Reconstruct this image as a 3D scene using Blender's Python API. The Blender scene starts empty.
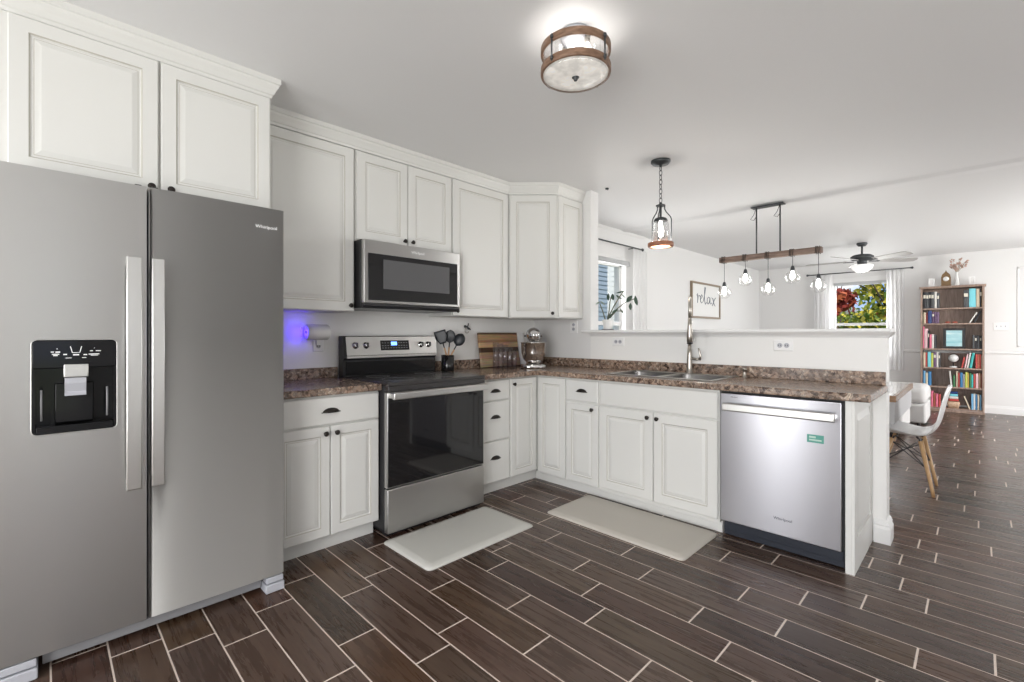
import bpy, bmesh, math, random
from mathutils import Vector, Matrix
random.seed(7)
S = bpy.context.scene
COL = S.collection
PI = math.pi

# ------------------------------------------------------------------ camera, world, lights, exposure
cam_d = bpy.data.cameras.new('camera'); cam = bpy.data.objects.new('camera', cam_d); COL.objects.link(cam)
cam.location = (3.13, 0, 1.21); cam.rotation_euler = (PI/2, 0, PI/4)
cam_d.sensor_width = 36; cam_d.lens = 466/1024*36; cam_d.shift_y = -7/1024; cam_d.clip_start = .05; cam_d.clip_end = 200
S.camera = cam
S.view_settings.view_transform = 'Standard'; S.view_settings.look = 'None'
S.view_settings.gamma = 1; S.view_settings.use_curve_mapping = False
S.view_settings.exposure = 0.30
S.cycles.max_bounces = 10; S.cycles.diffuse_bounces = 7; S.cycles.glossy_bounces = 5
S.cycles.transmission_bounces = 8; S.cycles.transparent_max_bounces = 12
S.cycles.sample_clamp_indirect = 6; S.cycles.caustics_reflective = False; S.cycles.caustics_refractive = False

W = bpy.data.worlds.new('sky'); S.world = W; W.use_nodes = True
wn = W.node_tree.nodes; wl = W.node_tree.links
bg = wn['Background']; tc = wn.new('ShaderNodeTexCoord'); nz = wn.new('ShaderNodeTexNoise'); rp = wn.new('ShaderNodeValToRGB')
nz.inputs['Scale'].default_value = 9; nz.inputs['Detail'].default_value = 5
rp.color_ramp.elements[0].position = .42; rp.color_ramp.elements[0].color = (.22, .42, .80, 1)
rp.color_ramp.elements[1].position = .56; rp.color_ramp.elements[1].color = (.95, .97, 1, 1)
wl.new(tc.outputs['Generated'], nz.inputs['Vector']); wl.new(nz.outputs['Fac'], rp.inputs['Fac']); wl.new(rp.outputs['Color'], bg.inputs['Color'])
bg.inputs['Strength'].default_value = 1.0

def area(name, loc, rot, sx, sy, power, color=(1, 1, 1)):
    d = bpy.data.lights.new(name, 'AREA'); d.shape = 'RECTANGLE'; d.size = sx; d.size_y = sy; d.energy = power; d.color = color
    o = bpy.data.objects.new(name, d); COL.objects.link(o); o.location = loc; o.rotation_euler = rot; return o
def point(name, loc, power, r, color=(1, 1, 1)):
    d = bpy.data.lights.new(name, 'POINT'); d.energy = power; d.shadow_soft_size = r; d.color = color
    o = bpy.data.objects.new(name, d); COL.objects.link(o); o.location = loc; return o
LX, FY, BY, CZ = 5.6, -2.2, 10.2, 2.49          # right wall, wall behind the camera, back wall, ceiling
DAY = (1, .99, .98)
# area lamps in the window openings, aimed inward; most out-of-view openings are added
area('added_front_door_light', (1.0, FY-.02, 1.08), (-PI/2, 0, PI), .56, 1.95, 26, DAY)  # unseen glass door, shaped to throw a bright band onto the dishwasher
area('added_front_patio_fill', (3.6, FY-.02, 1.15), (-PI/2, 0, PI), 2.2, 2.1, 125, DAY)  # added behind the camera to brighten the kitchen
area('added_right_sidelight', (LX+.02, .03, 1.2), (0, PI/2, 0), 1.7, .40, 1.5, DAY)  # added out of view for a soft band reflected in the left fridge door
area('added_right_slot_light', (LX+.02, 2.19, 1.2), (0, PI/2, 0), 1.7, .20, 9, DAY)  # added out of view for a narrow band reflected in the right fridge door
area('daylight_right_slider', (LX+.02, 7.75, 1.12), (0, PI/2, 0), 2.1, 2.3, 125, DAY)
area('daylight_back_window', (1.65, BY+.10, 1.52), (-PI/2, 0, 0), .76, 1.28, 14, DAY)
area('daylight_left_window', (-.05, 4.77, 1.52), (0, -PI/2, 0), 1.05, .62, 9, DAY)
sun_d = bpy.data.lights.new('sun', 'SUN'); sun_d.energy = 3.5; sun_d.angle = .01; sun_d.color = (1, .96, .88)
sun = bpy.data.objects.new('sun', sun_d); COL.objects.link(sun); sun.rotation_euler = (math.radians(48), 0, math.radians(35)); sun.location = (0, -5, 12)

# ------------------------------------------------------------------ materials
def mat(name, color=(.8, .8, .8), rough=.5, metal=0, spec=.5, emit=None, es=0, trans=0, ior=1.45, alpha=1, coat=0):
    m = bpy.data.materials.new(name); m.use_nodes = True; b = m.node_tree.nodes['Principled BSDF']
    b.inputs['Base Color'].default_value = (*color, 1); b.inputs['Roughness'].default_value = rough; b.inputs['Metallic'].default_value = metal
    b.inputs['Specular IOR Level'].default_value = spec; b.inputs['IOR'].default_value = ior
    b.inputs['Transmission Weight'].default_value = trans; b.inputs['Alpha'].default_value = alpha; b.inputs['Coat Weight'].default_value = coat
    if emit: b.inputs['Emission Color'].default_value = (*emit, 1); b.inputs['Emission Strength'].default_value = es
    return m
def nodes(m): return m.node_tree.nodes, m.node_tree.links, m.node_tree.nodes['Principled BSDF']
def coords(m, scale=(1, 1, 1), kind='Object'):
    n, l, b = nodes(m); t = n.new('ShaderNodeTexCoord'); mp = n.new('ShaderNodeMapping'); mp.inputs['Scale'].default_value = scale
    l.new(t.outputs[kind], mp.inputs['Vector']); return mp.outputs['Vector']
def noisecol(m, stops, scale=5, detail=4, vec=(1, 1, 1), dist=0, kind='Object', rough=None):
    n, l, b = nodes(m); x = n.new('ShaderNodeTexNoise'); x.inputs['Scale'].default_value = scale; x.inputs['Detail'].default_value = detail
    x.inputs['Distortion'].default_value = dist
    if rough is not None: x.inputs['Roughness'].default_value = rough
    l.new(coords(m, vec, kind), x.inputs['Vector']); r = n.new('ShaderNodeValToRGB'); e = r.color_ramp.elements
    while len(e) < len(stops): e.new(.5)
    for i, (p, c) in enumerate(stops): e[i].position = p; e[i].color = (*c, 1)
    l.new(x.outputs['Fac'], r.inputs['Fac']); l.new(r.outputs['Color'], b.inputs['Base Color']); return x, r
def bump(m, fac, strength=.2, dist=.01):
    n, l, b = nodes(m); k = n.new('ShaderNodeBump'); k.inputs['Strength'].default_value = strength; k.inputs['Distance'].default_value = dist
    l.new(fac, k.inputs['Height']); l.new(k.outputs['Normal'], b.inputs['Normal'])
def noise(m, scale, vec=(1, 1, 1), detail=3):
    n, l, b = nodes(m); x = n.new('ShaderNodeTexNoise'); x.inputs['Scale'].default_value = scale; x.inputs['Detail'].default_value = detail
    l.new(coords(m, vec), x.inputs['Vector']); return x.outputs['Fac']
def ramp_to(m, fac, sock, a, b_):
    n, l, b = nodes(m); r = n.new('ShaderNodeMapRange'); r.inputs['To Min'].default_value = a; r.inputs['To Max'].default_value = b_
    l.new(fac, r.inputs['Value']); l.new(r.outputs['Result'], b.inputs[sock])

M = {}
M['wall'] = mat('wall_paint', (.74, .738, .735), .55); bump(M['wall'], noise(M['wall'], 90), .06, .004)
M['kwall'] = mat('kitchen_wall_paint', (.80, .796, .78), .5); bump(M['kwall'], noise(M['kwall'], 90), .06, .004)
M['ceil'] = mat('ceiling_paint', (.775, .777, .785), .6); bump(M['ceil'], noise(M['ceil'], 60), .08, .004)
M['trim'] = mat('white_trim_paint', (.76, .76, .755), .35)
M['cab'] = mat('cabinet_paint', (.685, .685, .662), .38); bump(M['cab'], noise(M['cab'], 25), .03, .003)
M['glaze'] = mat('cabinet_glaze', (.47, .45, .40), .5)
M['gap'] = mat('dark_gap', (.03, .03, .03), .7)
def stainless(name, c, r0=.22, r1=.36, axis='v'):
    m = mat(name, c, .3, 1.0)
    f = noise(m, 3, (1.0, 1.0, 160)); ramp_to(m, f, 'Roughness', r0*.6+r1*.4, r0*.4+r1*.6)
    nodes(m)[2].inputs['Anisotropic'].default_value = .75 if axis == 'v' else 0
    if axis == 'v':
        n_, l_, b_ = nodes(m); tg = n_.new('ShaderNodeTangent'); tg.direction_type = 'RADIAL'; tg.axis = 'Z'; l_.new(tg.outputs[0], b_.inputs['Tangent']); b_.inputs['Anisotropic Rotation'].default_value = .25
    return m
M['steel'] = stainless('brushed_stainless', (.525, .52, .51), .26, .38)
M['steel_dw'] = stainless('brushed_stainless_cool', (.52, .52, .555), .24, .34)
M['steel_l'] = stainless('bright_stainless', (.62, .615, .60), .25, .35, 'h')
M['chrome'] = mat('chrome', (.75, .75, .75), .08, 1)
M['nickel'] = mat('brushed_nickel', (.44, .41, .37), .28, 1)
M['sinksteel'] = mat('sink_steel', (.50, .49, .47), .33, 1)
M['blackgl'] = mat('black_glass', (.010, .010, .011), .05, 0, .7)
M['blackp'] = mat('gloss_black_panel', (.008, .008, .009), .08, 0, .25)
M['black'] = mat('black_plastic', (.018, .018, .02), .3)
M['blackm'] = mat('black_matte', (.03, .03, .032), .55)
M['greyp'] = mat('grey_plastic', (.24, .24, .25), .45)
M['greyl'] = mat('light_grey_plastic', (.44, .45, .49), .45)
M['bronze'] = mat('dark_bronze', (.035, .03, .027), .35, .7)
M['iron'] = mat('grey_iron', (.07, .075, .08), .4, .6)
M['white'] = mat('white_plastic', (.80, .80, .80), .3)
M['whitec'] = mat('white_ceramic', (.78, .78, .77), .25)
M['logo'] = mat('logo_silver', (.8, .8, .8), .4, 0, .5, (.8, .8, .8), .15)
M['logod'] = mat('logo_dark', (.06, .06, .08), .4)
# countertop: speckled brown laminate
m = M['granite'] = mat('speckled_brown_laminate', rough=.22)
n, l, b = nodes(m)
x1, r1 = noisecol(m, [(.36, (.03, .02, .018)), (.43, (.13, .085, .065)), (.50, (.33, .24, .18)), (.56, (.19, .155, .14)), (.63, (.60, .50, .40))], 26, 9, rough=.78, dist=.8)
vo = n.new('ShaderNodeTexVoronoi'); vo.inputs['Scale'].default_value = 60; l.new(coords(m), vo.inputs['Vector'])
mx = n.new('ShaderNodeMix'); mx.data_type = 'RGBA'; mx.blend_type = 'OVERLAY'; mx.inputs['Factor'].default_value = .65
sp = n.new('ShaderNodeValToRGB'); sp.color_ramp.elements[0].color = (.06, .055, .055, 1); sp.color_ramp.elements[1].color = (.86, .83, .79, 1)
sx = n.new('ShaderNodeSeparateColor'); l.new(vo.outputs['Color'], sx.inputs['Color']); l.new(sx.outputs['Red'], sp.inputs['Fac'])
l.new(r1.outputs['Color'], mx.inputs['A']); l.new(sp.outputs['Color'], mx.inputs['B']); l.new(mx.outputs['Result'], b.inputs['Base Color'])
# floor tile: dark wood-look, colour varied per tile through uv
m = M['tile'] = mat('wood_look_tile', rough=.28)
n, l, b = nodes(m)
uvn = n.new('ShaderNodeUVMap'); uvn.uv_map = 'UVMap'
mp = n.new('ShaderNodeMapping'); mp.inputs['Scale'].default_value = (1.1, 15, 1); l.new(uvn.outputs['UV'], mp.inputs['Vector'])
gx = n.new('ShaderNodeTexNoise'); gx.inputs['Scale'].default_value = 2.2; gx.inputs['Detail'].default_value = 7; gx.inputs['Roughness'].default_value = .65; gx.inputs['Distortion'].default_value = .5
l.new(mp.outputs['Vector'], gx.inputs['Vector'])
rr = n.new('ShaderNodeValToRGB'); e = rr.color_ramp.elements; e.new(.5)
for i, (p, c) in enumerate([(.28, (.046, .026, .018)), (.5, (.080, .050, .037)), (.75, (.130, .087, .065))]): e[i].position = p; e[i].color = (*c, 1)
l.new(gx.outputs['Fac'], rr.inputs['Fac'])
at = n.new('ShaderNodeAttribute'); at.attribute_name = 'tone'
ml = n.new('ShaderNodeMix'); ml.data_type = 'RGBA'; ml.blend_type = 'MULTIPLY'; ml.inputs['Factor'].default_value = 1
l.new(rr.outputs['Color'], ml.inputs['A']); l.new(at.outputs['Color'], ml.inputs['B']); l.new(ml.outputs['Result'], b.inputs['Base Color'])
bump(m, gx.outputs['Fac'], .12, .003); ramp_to(m, gx.outputs['Fac'], 'Roughness', .20, .36)
M['grout'] = mat('pale_grout', (.72, .62, .55), .8); bump(M['grout'], noise(M['grout'], 200), .2, .002)
def wood(name, stops, vec=(1, 12, 12), scale=4, rough=.45):
    m = mat(name, rough=rough); x, r = noisecol(m, stops, scale, 6, vec, .8); bump(m, x.outputs['Fac'], .15, .002); return m
M['shelfw'] = wood('walnut_shelf_wood', [(.3, (.22, .15, .12)), (.7, (.42, .31, .25))], (10, 10, 1.2))
M['barw'] = wood('weathered_wood', [(.3, (.10, .065, .05)), (.7, (.26, .18, .14))], (2, 20, 20))
M['ringw'] = wood('rustic_ring_wood', [(.3, (.12, .065, .04)), (.7, (.27, .165, .11))], (6, 6, 20))
M['orangew'] = wood('orange_ring_wood', [(.3, (.22, .085, .045)), (.7, (.40, .18, .10))], (6, 6, 20))
M['oak'] = wood('light_oak', [(.3, (.42, .24, .11)), (.7, (.62, .41, .22))], (12, 12, 1.5))
M['tablew'] = wood('table_wood', [(.3, (.20, .12, .07)), (.7, (.36, .22, .13))], (1.5, 16, 16), rough=.2)
# cutting board stripes along z
m = M['board'] = mat('striped_board_wood', rough=.4); n, l, b = nodes(m)
mpv = coords(m, (1, 1, 1)); sep = n.new('ShaderNodeSeparateXYZ'); l.new(mpv, sep.inputs[0])
mr = n.new('ShaderNodeMapRange'); mr.inputs['From Min'].default_value = 0; mr.inputs['From Max'].default_value = .305; l.new(sep.outputs['Z'], mr.inputs['Value'])
cr = n.new('ShaderNodeValToRGB'); cr.color_ramp.interpolation = 'CONSTANT'; e = cr.color_ramp.elements
for _ in range(5): e.new(.9)
for i, (p, c) in enumerate([(0, (.46, .33, .21)), (.22, (.38, .25, .155)), (.42, (.07, .035, .02)), (.56, (.55, .36, .20)), (.70, (.30, .17, .09)), (.78, (.42, .26, .14)), (.94, (.10, .055, .03))]): e[i].position = p; e[i].color = (*c, 1)
gn = n.new('ShaderNodeTexNoise'); gn.inputs['Scale'].default_value = 8; l.new(coords(m, (1, 1, 14)), gn.inputs['Vector'])
m2 = n.new('ShaderNodeMix'); m2.data_type = 'RGBA'; m2.blend_type = 'OVERLAY'; m2.inputs['Factor'].default_value = .6
l.new(mr.outputs['Result'], cr.inputs['Fac']); l.new(cr.outputs['Color'], m2.inputs['A']); l.new(gn.outputs['Color'], m2.inputs['B']); l.new(m2.outputs['Result'], b.inputs['Base Color'])
M['glass'] = mat('clear_glass', (1, 1, 1), .02, 0, .5, trans=1, ior=1.45)
def thinglass(name, a=.12, tint=(1, 1, 1)):
    m = bpy.data.materials.new(name); m.use_nodes = True; n = m.node_tree.nodes; l = m.node_tree.links; n.clear()
    o = n.new('ShaderNodeOutputMaterial'); t = n.new('ShaderNodeBsdfTransparent'); t.inputs['Color'].default_value = (*tint, 1)
    g = n.new('ShaderNodeBsdfGlossy'); g.inputs['Roughness'].default_value = .03; lw = n.new('ShaderNodeLayerWeight'); lw.inputs['Blend'].default_value = .3; f = n.new('ShaderNodeMath'); f.operation = 'POWER'; f.inputs[1].default_value = 4; l.new(lw.outputs['Facing'], f.inputs[0]); f2 = n.new('ShaderNodeMath'); f2.operation = 'MULTIPLY'; f2.inputs[1].default_value = .55; l.new(f.outputs[0], f2.inputs[0]); f = f2
    ad = n.new('ShaderNodeMath'); ad.operation = 'ADD'; ad.inputs[1].default_value = a; l.new(f.outputs[0], ad.inputs[0])
    x = n.new('ShaderNodeMixShader'); l.new(ad.outputs[0], x.inputs[0]); l.new(t.outputs[0], x.inputs[1]); l.new(g.outputs[0], x.inputs[2]); l.new(x.outputs[0], o.inputs[0]); return m
M['pane'] = thinglass('window_pane_glass', .0)
M['thin'] = thinglass('thin_lamp_glass', .15)
M['acry'] = thinglass('clear_acrylic', .10, (.93, .92, .95))
M['seeded'] = mat('frosted_lamp_glass', (.80, .78, .74), .3, 0, .6, (1, .95, .87), .22); noisecol(M['seeded'], [(.35, (.50, .49, .47)), (.6, (.85, .83, .80))], 18, 3)
M['bulb'] = mat('glowing_bulb', (1, 1, 1), .3, 0, .5, (1, .97, .93), 9)
M['bulbs'] = mat('glowing_frosted_bowl', (.9, .9, .9), .3, 0, .5, (1, .98, .95), .35)
M['bluelight'] = mat('blue_led', (.1, .1, 1), .3, 0, .5, (.08, .04, 1), 3)
M['bluedisp'] = mat('blue_display', (.1, .2, .8), .3, 0, .5, (.15, .35, 1), 2.5)
m = M['curtain'] = mat('white_sheer_curtain', (.92, .92, .92), .8); n, l, b = nodes(m)
tl = n.new('ShaderNodeBsdfTranslucent'); tl.inputs['Color'].default_value = (.95, .95, .95, 1); ms = n.new('ShaderNodeMixShader'); ms.inputs[0].default_value = .5
l.new(b.outputs[0], ms.inputs[1]); l.new(tl.outputs[0], ms.inputs[2]); l.new(ms.outputs[0], n['Material Output'].inputs['Surface'])
M['mat'] = mat('cream_vinyl_mat', (.55, .545, .51), .5); bump(M['mat'], noise(M['mat'], 160), .25, .002)
M['mat2'] = mat('taupe_vinyl_mat', (.52, .49, .44), .5); bump(M['mat2'], noise(M['mat2'], 160), .25, .002)
M['leaf'] = mat('dusty_green_leaf', (.10, .16, .12), .4); M['leafp'] = mat('pale_green_leaf', (.45, .52, .45), .4); M['stem'] = mat('plant_stem', (.16, .17, .12), .6)
M['sofa'] = mat('light_grey_fabric', (.52, .51, .50), .85); bump(M['sofa'], noise(M['sofa'], 250), .2, .002)
M['tpaint'] = mat('grey_table_paint', (.45, .45, .46), .5)
M['paper'] = mat('white_paper', (.80, .80, .79), .7); M['ink'] = mat('grey_ink', (.16, .18, .22), .7)
M['framew'] = mat('pale_brown_frame', (.26, .20, .14), .45)
M['sea'] = mat('sea_print', rough=.4); noisecol(M['sea'], [(.35, (.25, .52, .58)), (.55, (.42, .66, .70)), (.68, (.75, .83, .82))], 3, 4, (1, 1, 5))
M['gold'] = mat('antique_gold', (.17, .105, .05), .4, .4)
M['basket'] = wood('wicker', [(.35, (.40, .24, .14)), (.6, (.68, .50, .36))], (60, 60, 60), 2)
M['utenw'] = mat('utensil_handle_wood', (.55, .34, .20), .5)
M['nylon'] = mat('black_nylon', (.018, .021, .026), .4)
M['siding'] = mat('blue_grey_siding', (.27, .33, .40), .6)
M['grass'] = mat('lawn', rough=.9); noisecol(M['grass'], [(.3, (.06, .12, .02)), (.7, (.20, .26, .06))], 3)
M['bark'] = mat('bark', (.10, .07, .05), .9)

# ------------------------------------------------------------------ geometry helpers
WL = {}                                             # world offset of each object's origin
class G:
    def __init__(s): s.b = bmesh.new()
    def _mi(s, faces, mi, sm):
        for f in faces: f.material_index = mi; f.smooth = sm
    def box(s, x0, x1, y0, y1, z0, z1, bev=0, mi=0, seg=2, T=None):
        r = bmesh.ops.create_cube(s.b, size=1); vs = r['verts']
        for v in vs: v.co = Vector((x0+(v.co.x+.5)*(x1-x0), y0+(v.co.y+.5)*(y1-y0), z0+(v.co.z+.5)*(z1-z0)))
        fs = list({f for v in vs for f in v.link_faces}); s._mi(fs, mi, False)
        if bev:
            es = list({e for v in vs for e in v.link_edges})
            rb = bmesh.ops.bevel(s.b, geom=es, offset=bev, segments=seg, affect='EDGES', profile=.5, material=-1)
            nv = {v for f in rb['faces'] for v in f.verts} | {v for v in vs if v.is_valid}
            vs = list(nv)
            for v in vs:
                for f in v.link_faces: f.material_index = mi
            for f in rb['faces']: f.smooth = True
        if T: bmesh.ops.transform(s.b, matrix=T, verts=[v for v in vs if v.is_valid])
        return s
    def loft(s, rings, closed=True, cap0=True, cap1=True, mi=0, sm=True, mis=None):
        R = [[s.b.verts.new(p) for p in r] for r in rings]; n = len(R[0])
        for i in range(len(R)-1):
            k = mis[i] if mis else mi
            for j in range(n if closed else n-1):
                a, b_, c, d = R[i][j], R[i][(j+1) % n], R[i+1][(j+1) % n], R[i+1][j]
                f = s.b.faces.new((a, b_, c, d)); f.material_index = k; f.smooth = sm
        if cap0: f = s.b.faces.new(R[0][::-1]); f.material_index = mis[0] if mis else mi
        if cap1: f = s.b.faces.new(R[-1]); f.material_index = mis[-1] if mis else mi
        return s
    def lathe(s, prof, c, seg=24, mi=0, axis='z', cap0=True, cap1=True, sm=True):
        rs = []
        for r, h in prof:
            ring = []
            for k in range(seg):
                a = 2*PI*k/seg; p = (r*math.cos(a), r*math.sin(a), h)
                if axis == 'x': p = (h, r*math.cos(a), r*math.sin(a))
                if axis == 'y': p = (r*math.sin(a), h, r*math.cos(a))
                ring.append(Vector(c)+Vector(p))
            rs.append(ring)
        return s.loft(rs, True, cap0, cap1, mi, sm)
    def tube(s, pts, r, seg=10, mi=0, closed=False, flat=None):
        P = [Vector(p) for p in pts]; n = len(P); rr = r if isinstance(r, (list, tuple)) else [r]*n
        up = Vector((0, 0, 1)); rings = []; pn = None
        for i in range(n):
            if closed: t = P[(i+1) % n]-P[i-1]
            else: t = P[min(i+1, n-1)]-P[max(i-1, 0)]
            t.normalize()
            if pn is None:
                pn = t.cross(up) if abs(t.dot(up)) < .95 else t.cross(Vector((1, 0, 0)))
            nn = (pn - t*pn.dot(t)).normalized(); pn = nn; bn = t.cross(nn)
            rings.append([P[i]+nn*math.cos(2*PI*k/seg)*rr[i]+bn*math.sin(2*PI*k/seg)*rr[i]*(flat or 1) for k in range(seg)])
        if closed: rings.append(rings[0]); return s.loft(rings, True, False, False, mi)
        return s.loft(rings, True, True, True, mi)
    def sweep(s, prof, path, z0=0, mi=0, cap=True, side=1):
        """prof: (out, up) outline, path: xy points; 'out' is to the right of travel times side"""
        P = [Vector((p[0], p[1])) for p in path]; rings = []
        for i in range(len(P)):
            d0 = (P[i]-P[i-1]).normalized() if i else None; d1 = (P[i+1]-P[i]).normalized() if i < len(P)-1 else None
            d0 = d0 or d1; d1 = d1 or d0
            n0 = Vector((d0.y, -d0.x))*side; n1 = Vector((d1.y, -d1.x))*side
            m_ = (n0+n1); m_ = m_/(m_.length_squared/2) if m_.length > 1e-6 else n0
            rings.append([Vector((P[i].x+m_.x*o, P[i].y+m_.y*o, z0+u)) for o, u in prof])
        return s.loft(rings, True, cap, cap, mi, False)
    def prism(s, pts, axis, a, b_, mi=0, sm=False):
        def P(p, h): return {'x': (h, p[0], p[1]), 'y': (p[0], h, p[1]), 'z': (p[0], p[1], h)}[axis]
        return s.loft([[P(p, a) for p in pts], [P(p, b_) for p in pts]], True, True, True, mi, sm)
    def xf(s, Mx): bmesh.ops.transform(s.b, matrix=Mx, verts=s.b.verts); return s
    def build(s, name, mats, parent=None, local=False, origin=None, kind=None):
        if not isinstance(mats, (list, tuple)): mats = [mats]
        bmesh.ops.recalc_face_normals(s.b, faces=s.b.faces)
        if parent is not None: off = Vector((0, 0, 0)) if local else WL[parent.name]
        elif kind == 'structure': off = Vector((0, 0, 0))
        elif origin is not None: off = Vector(origin)
        else:
            xs = [v.co for v in s.b.verts]
            off = Vector(((min(p.x for p in xs)+max(p.x for p in xs))/2, (min(p.y for p in xs)+max(p.y for p in xs))/2, min(p.z for p in xs)))
        if off.length and not local: bmesh.ops.translate(s.b, vec=-off, verts=s.b.verts)
        me = bpy.data.meshes.new(name); s.b.to_mesh(me); s.b.free()
        for q in mats: me.materials.append(M[q] if isinstance(q, str) else q)
        o = bpy.data.objects.new(name, me); COL.objects.link(o)
        if parent is not None: o.parent = parent; WL[o.name] = WL[parent.name]
        else: o.location = off; WL[o.name] = off
        if kind: o['kind'] = kind
        return o
def thing(name, label, cat, loc=(0, 0, 0), rz=0, group=None):
    o = bpy.data.objects.new(name, None); COL.objects.link(o); o.location = loc; o.rotation_euler = (0, 0, rz); o.empty_display_size = .1
    WL[o.name] = Vector(loc); return tag(o, label, cat, group)
def tag(o, label, cat, group=None, kind=None):
    o['label'] = label; o['category'] = cat
    if group: o['group'] = group
    if kind: o['kind'] = kind
    return o
def text_into(g, txt, size, T, depth=.0012, mi=0):
    cu = bpy.data.curves.new('t', 'FONT'); cu.body = txt; cu.size = size; cu.extrude = depth/2; cu.align_x = 'CENTER'; cu.align_y = 'CENTER'
    ob = bpy.data.objects.new('t', cu); me = ob.to_mesh(); n0 = len(g.b.verts); f0 = len(g.b.faces)
    g.b.from_mesh(me); g.b.verts.ensure_lookup_table(); g.b.faces.ensure_lookup_table()
    bmesh.ops.transform(g.b, matrix=T, verts=g.b.verts[n0:])
    for f in g.b.faces[f0:]: f.material_index = mi
    ob.to_mesh_clear(); bpy.data.objects.remove(ob); bpy.data.curves.remove(cu)
FX = Matrix(((0, 0, 1, 0), (1, 0, 0, 0), (0, 1, 0, 0), (0, 0, 0, 1)))      # text facing +x
FYm = Matrix(((1, 0, 0, 0), (0, 0, -1, 0), (0, 1, 0, 0), (0, 0, 0, 1)))    # text facing -y
# frames for flat fronts: (origin, u direction, normal)
def mapper(o, u, n):
    o, u, n = Vector(o), Vector(u), Vector(n); return lambda a, b_, c: o+u*a+Vector((0, 0, 1))*b_+n*c
def panel(g, F, w, h, t=.02, rail=.058, lift=.75):
    """raised panel door: outer frame, glazed groove, sloped raised field"""
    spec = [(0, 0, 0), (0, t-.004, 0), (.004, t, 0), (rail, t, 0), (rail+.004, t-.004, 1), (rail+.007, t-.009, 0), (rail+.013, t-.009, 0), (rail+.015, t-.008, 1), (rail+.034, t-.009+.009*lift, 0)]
    rings = [[F(i, i, d), F(w-i, i, d), F(w-i, h-i, d), F(i, h-i, d)] for i, d, _ in spec]
    g.loft(rings, True, True, True, 0, False, [spec[i+1][2] for i in range(len(spec)-1)]); return g
def slab(g, F, w, h, t=.02):
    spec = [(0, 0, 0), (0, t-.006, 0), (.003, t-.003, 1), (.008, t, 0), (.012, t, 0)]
    rings = [[F(i, i, d), F(w-i, i, d), F(w-i, h-i, d), F(i, h-i, d)] for i, d, _ in spec]
    g.loft(rings, True, True, True, 0, False, [0, 0, 0, 0]); return g
def knob(F, a, b_, c, parent):
    """mushroom knob on a front at (a,b) standing out of depth c"""
    g = G(); p = [F(a, b_, c+.0005+d) for d in (0, .003, .010, .013, .020, .024, .0255)]; r = [.008, .006, .005, .012, .0145, .010, .002]
    g.tube(p, r, 14); return g.build('knob', 'bronze', parent)
def cup_pull(F, a, b_, c, parent, w=.094):
    """half-dome cup pull"""
    g = G(); rings = []
    for i in range(9):
        ph = PI*i/8; row = []
        cx = -math.cos(ph)*w/2; s_ = math.sin(ph)
        for j in range(7):
            th = PI/2*j/6
            row.append(F(a+cx, b_+.026*s_*math.cos(th)-.008, c+.0006+.022*s_*math.sin(th)+(.0 if s_ > .01 else 0)))
        rings.append(row)
    g.loft(rings, False, False, False)
    bmesh.ops.remove_doubles(g.b, verts=g.b.verts, dist=.0002)
    bmesh.ops.solidify(g.b, geom=g.b.faces[:], thickness=.0016)
    fl = [F(a-w/2-.006, b_-.009, c+.0005), F(a+w/2+.006, b_-.009, c+.0005), F(a+w/2+.006, b_-.004, c+.0005), F(a-w/2-.006, b_-.004, c+.0005)]
    n_ = (F(0, 0, 1)-F(0, 0, 0)).normalized()*.003
    g.loft([fl, [p+n_ for p in fl]], True, True, True)
    return g.build('cup_handle', 'bronze', parent)

# ------------------------------------------------------------------ floor of wood-look tiles
ROWY, ROWS, TL = .012, .15775, .6095
OFF = {1: .228, 2: .337, 3: .457, 4: .303, 5: .157, 6: .454, 7: .369, 8: .087, 9: .445, 10: .137, 11: .004, 12: .443, 13: .117, 14: .529, 15: .127, 16: .327, 17: .532,
       18: .430, 20: .399, 22: .451, 24: .517, 25: .385, 26: .085, 27: .232, 28: .016, 29: .479, 30: .409, 31: .066, 32: .578, 33: .453, 35: .067, 36: .408, 37: .535,
       38: .316, 39: .093, 40: .282, 41: .208, 42: .016, 43: .352, 44: .512, 45: .372, 47: .5}
rnd = random.Random(3)
g = G(); uvl = g.b.loops.layers.uv.new('UVMap'); cl = g.b.loops.layers.color.new('tone')
g.box(0, LX, FY, BY, -.05, -.0008, mi=1)
for n_ in range(int((FY-ROWY)//ROWS), int((BY-ROWY)//ROWS)+1):
    y0 = ROWY+n_*ROWS+.0026; y1 = y0+ROWS-.0052; off = OFF.get(n_, rnd.random()*.6)
    y0 = max(y0, FY); y1 = min(y1, BY)
    x = off-TL
    while x < LX:
        a, b_ = max(x+.0034, 0), min(x+TL-.0034, LX); x += TL
        if b_-a < .02 or y1-y0 < .02: continue
        u0, v0 = rnd.random()*40, rnd.random()*40; t = rnd.uniform(.72, 1.28); tn = (t*rnd.uniform(.97, 1.12), t, t*rnd.uniform(.9, 1.04), 1)
        e = .0008
        lo = [(a, y0), (b_, y0), (b_, y1), (a, y1)]; hi = [(a+e, y0+e), (b_-e, y0+e), (b_-e, y1-e), (a+e, y1-e)]
        A = [g.b.verts.new((p[0], p[1], -.0009)) for p in lo]; B = [g.b.verts.new((p[0], p[1], 0)) for p in hi]
        for vs in [B]+[[A[i], A[(i+1) % 4], B[(i+1) % 4], B[i]] for i in range(4)]:
            f = g.b.faces.new(vs)
            for lp in f.loops: lp[uvl].uv = (lp.vert.co.x-a+u0, lp.vert.co.y-y0+v0); lp[cl] = tn
floor = g.build('floor', ['tile', 'grout'], kind='structure')

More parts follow.
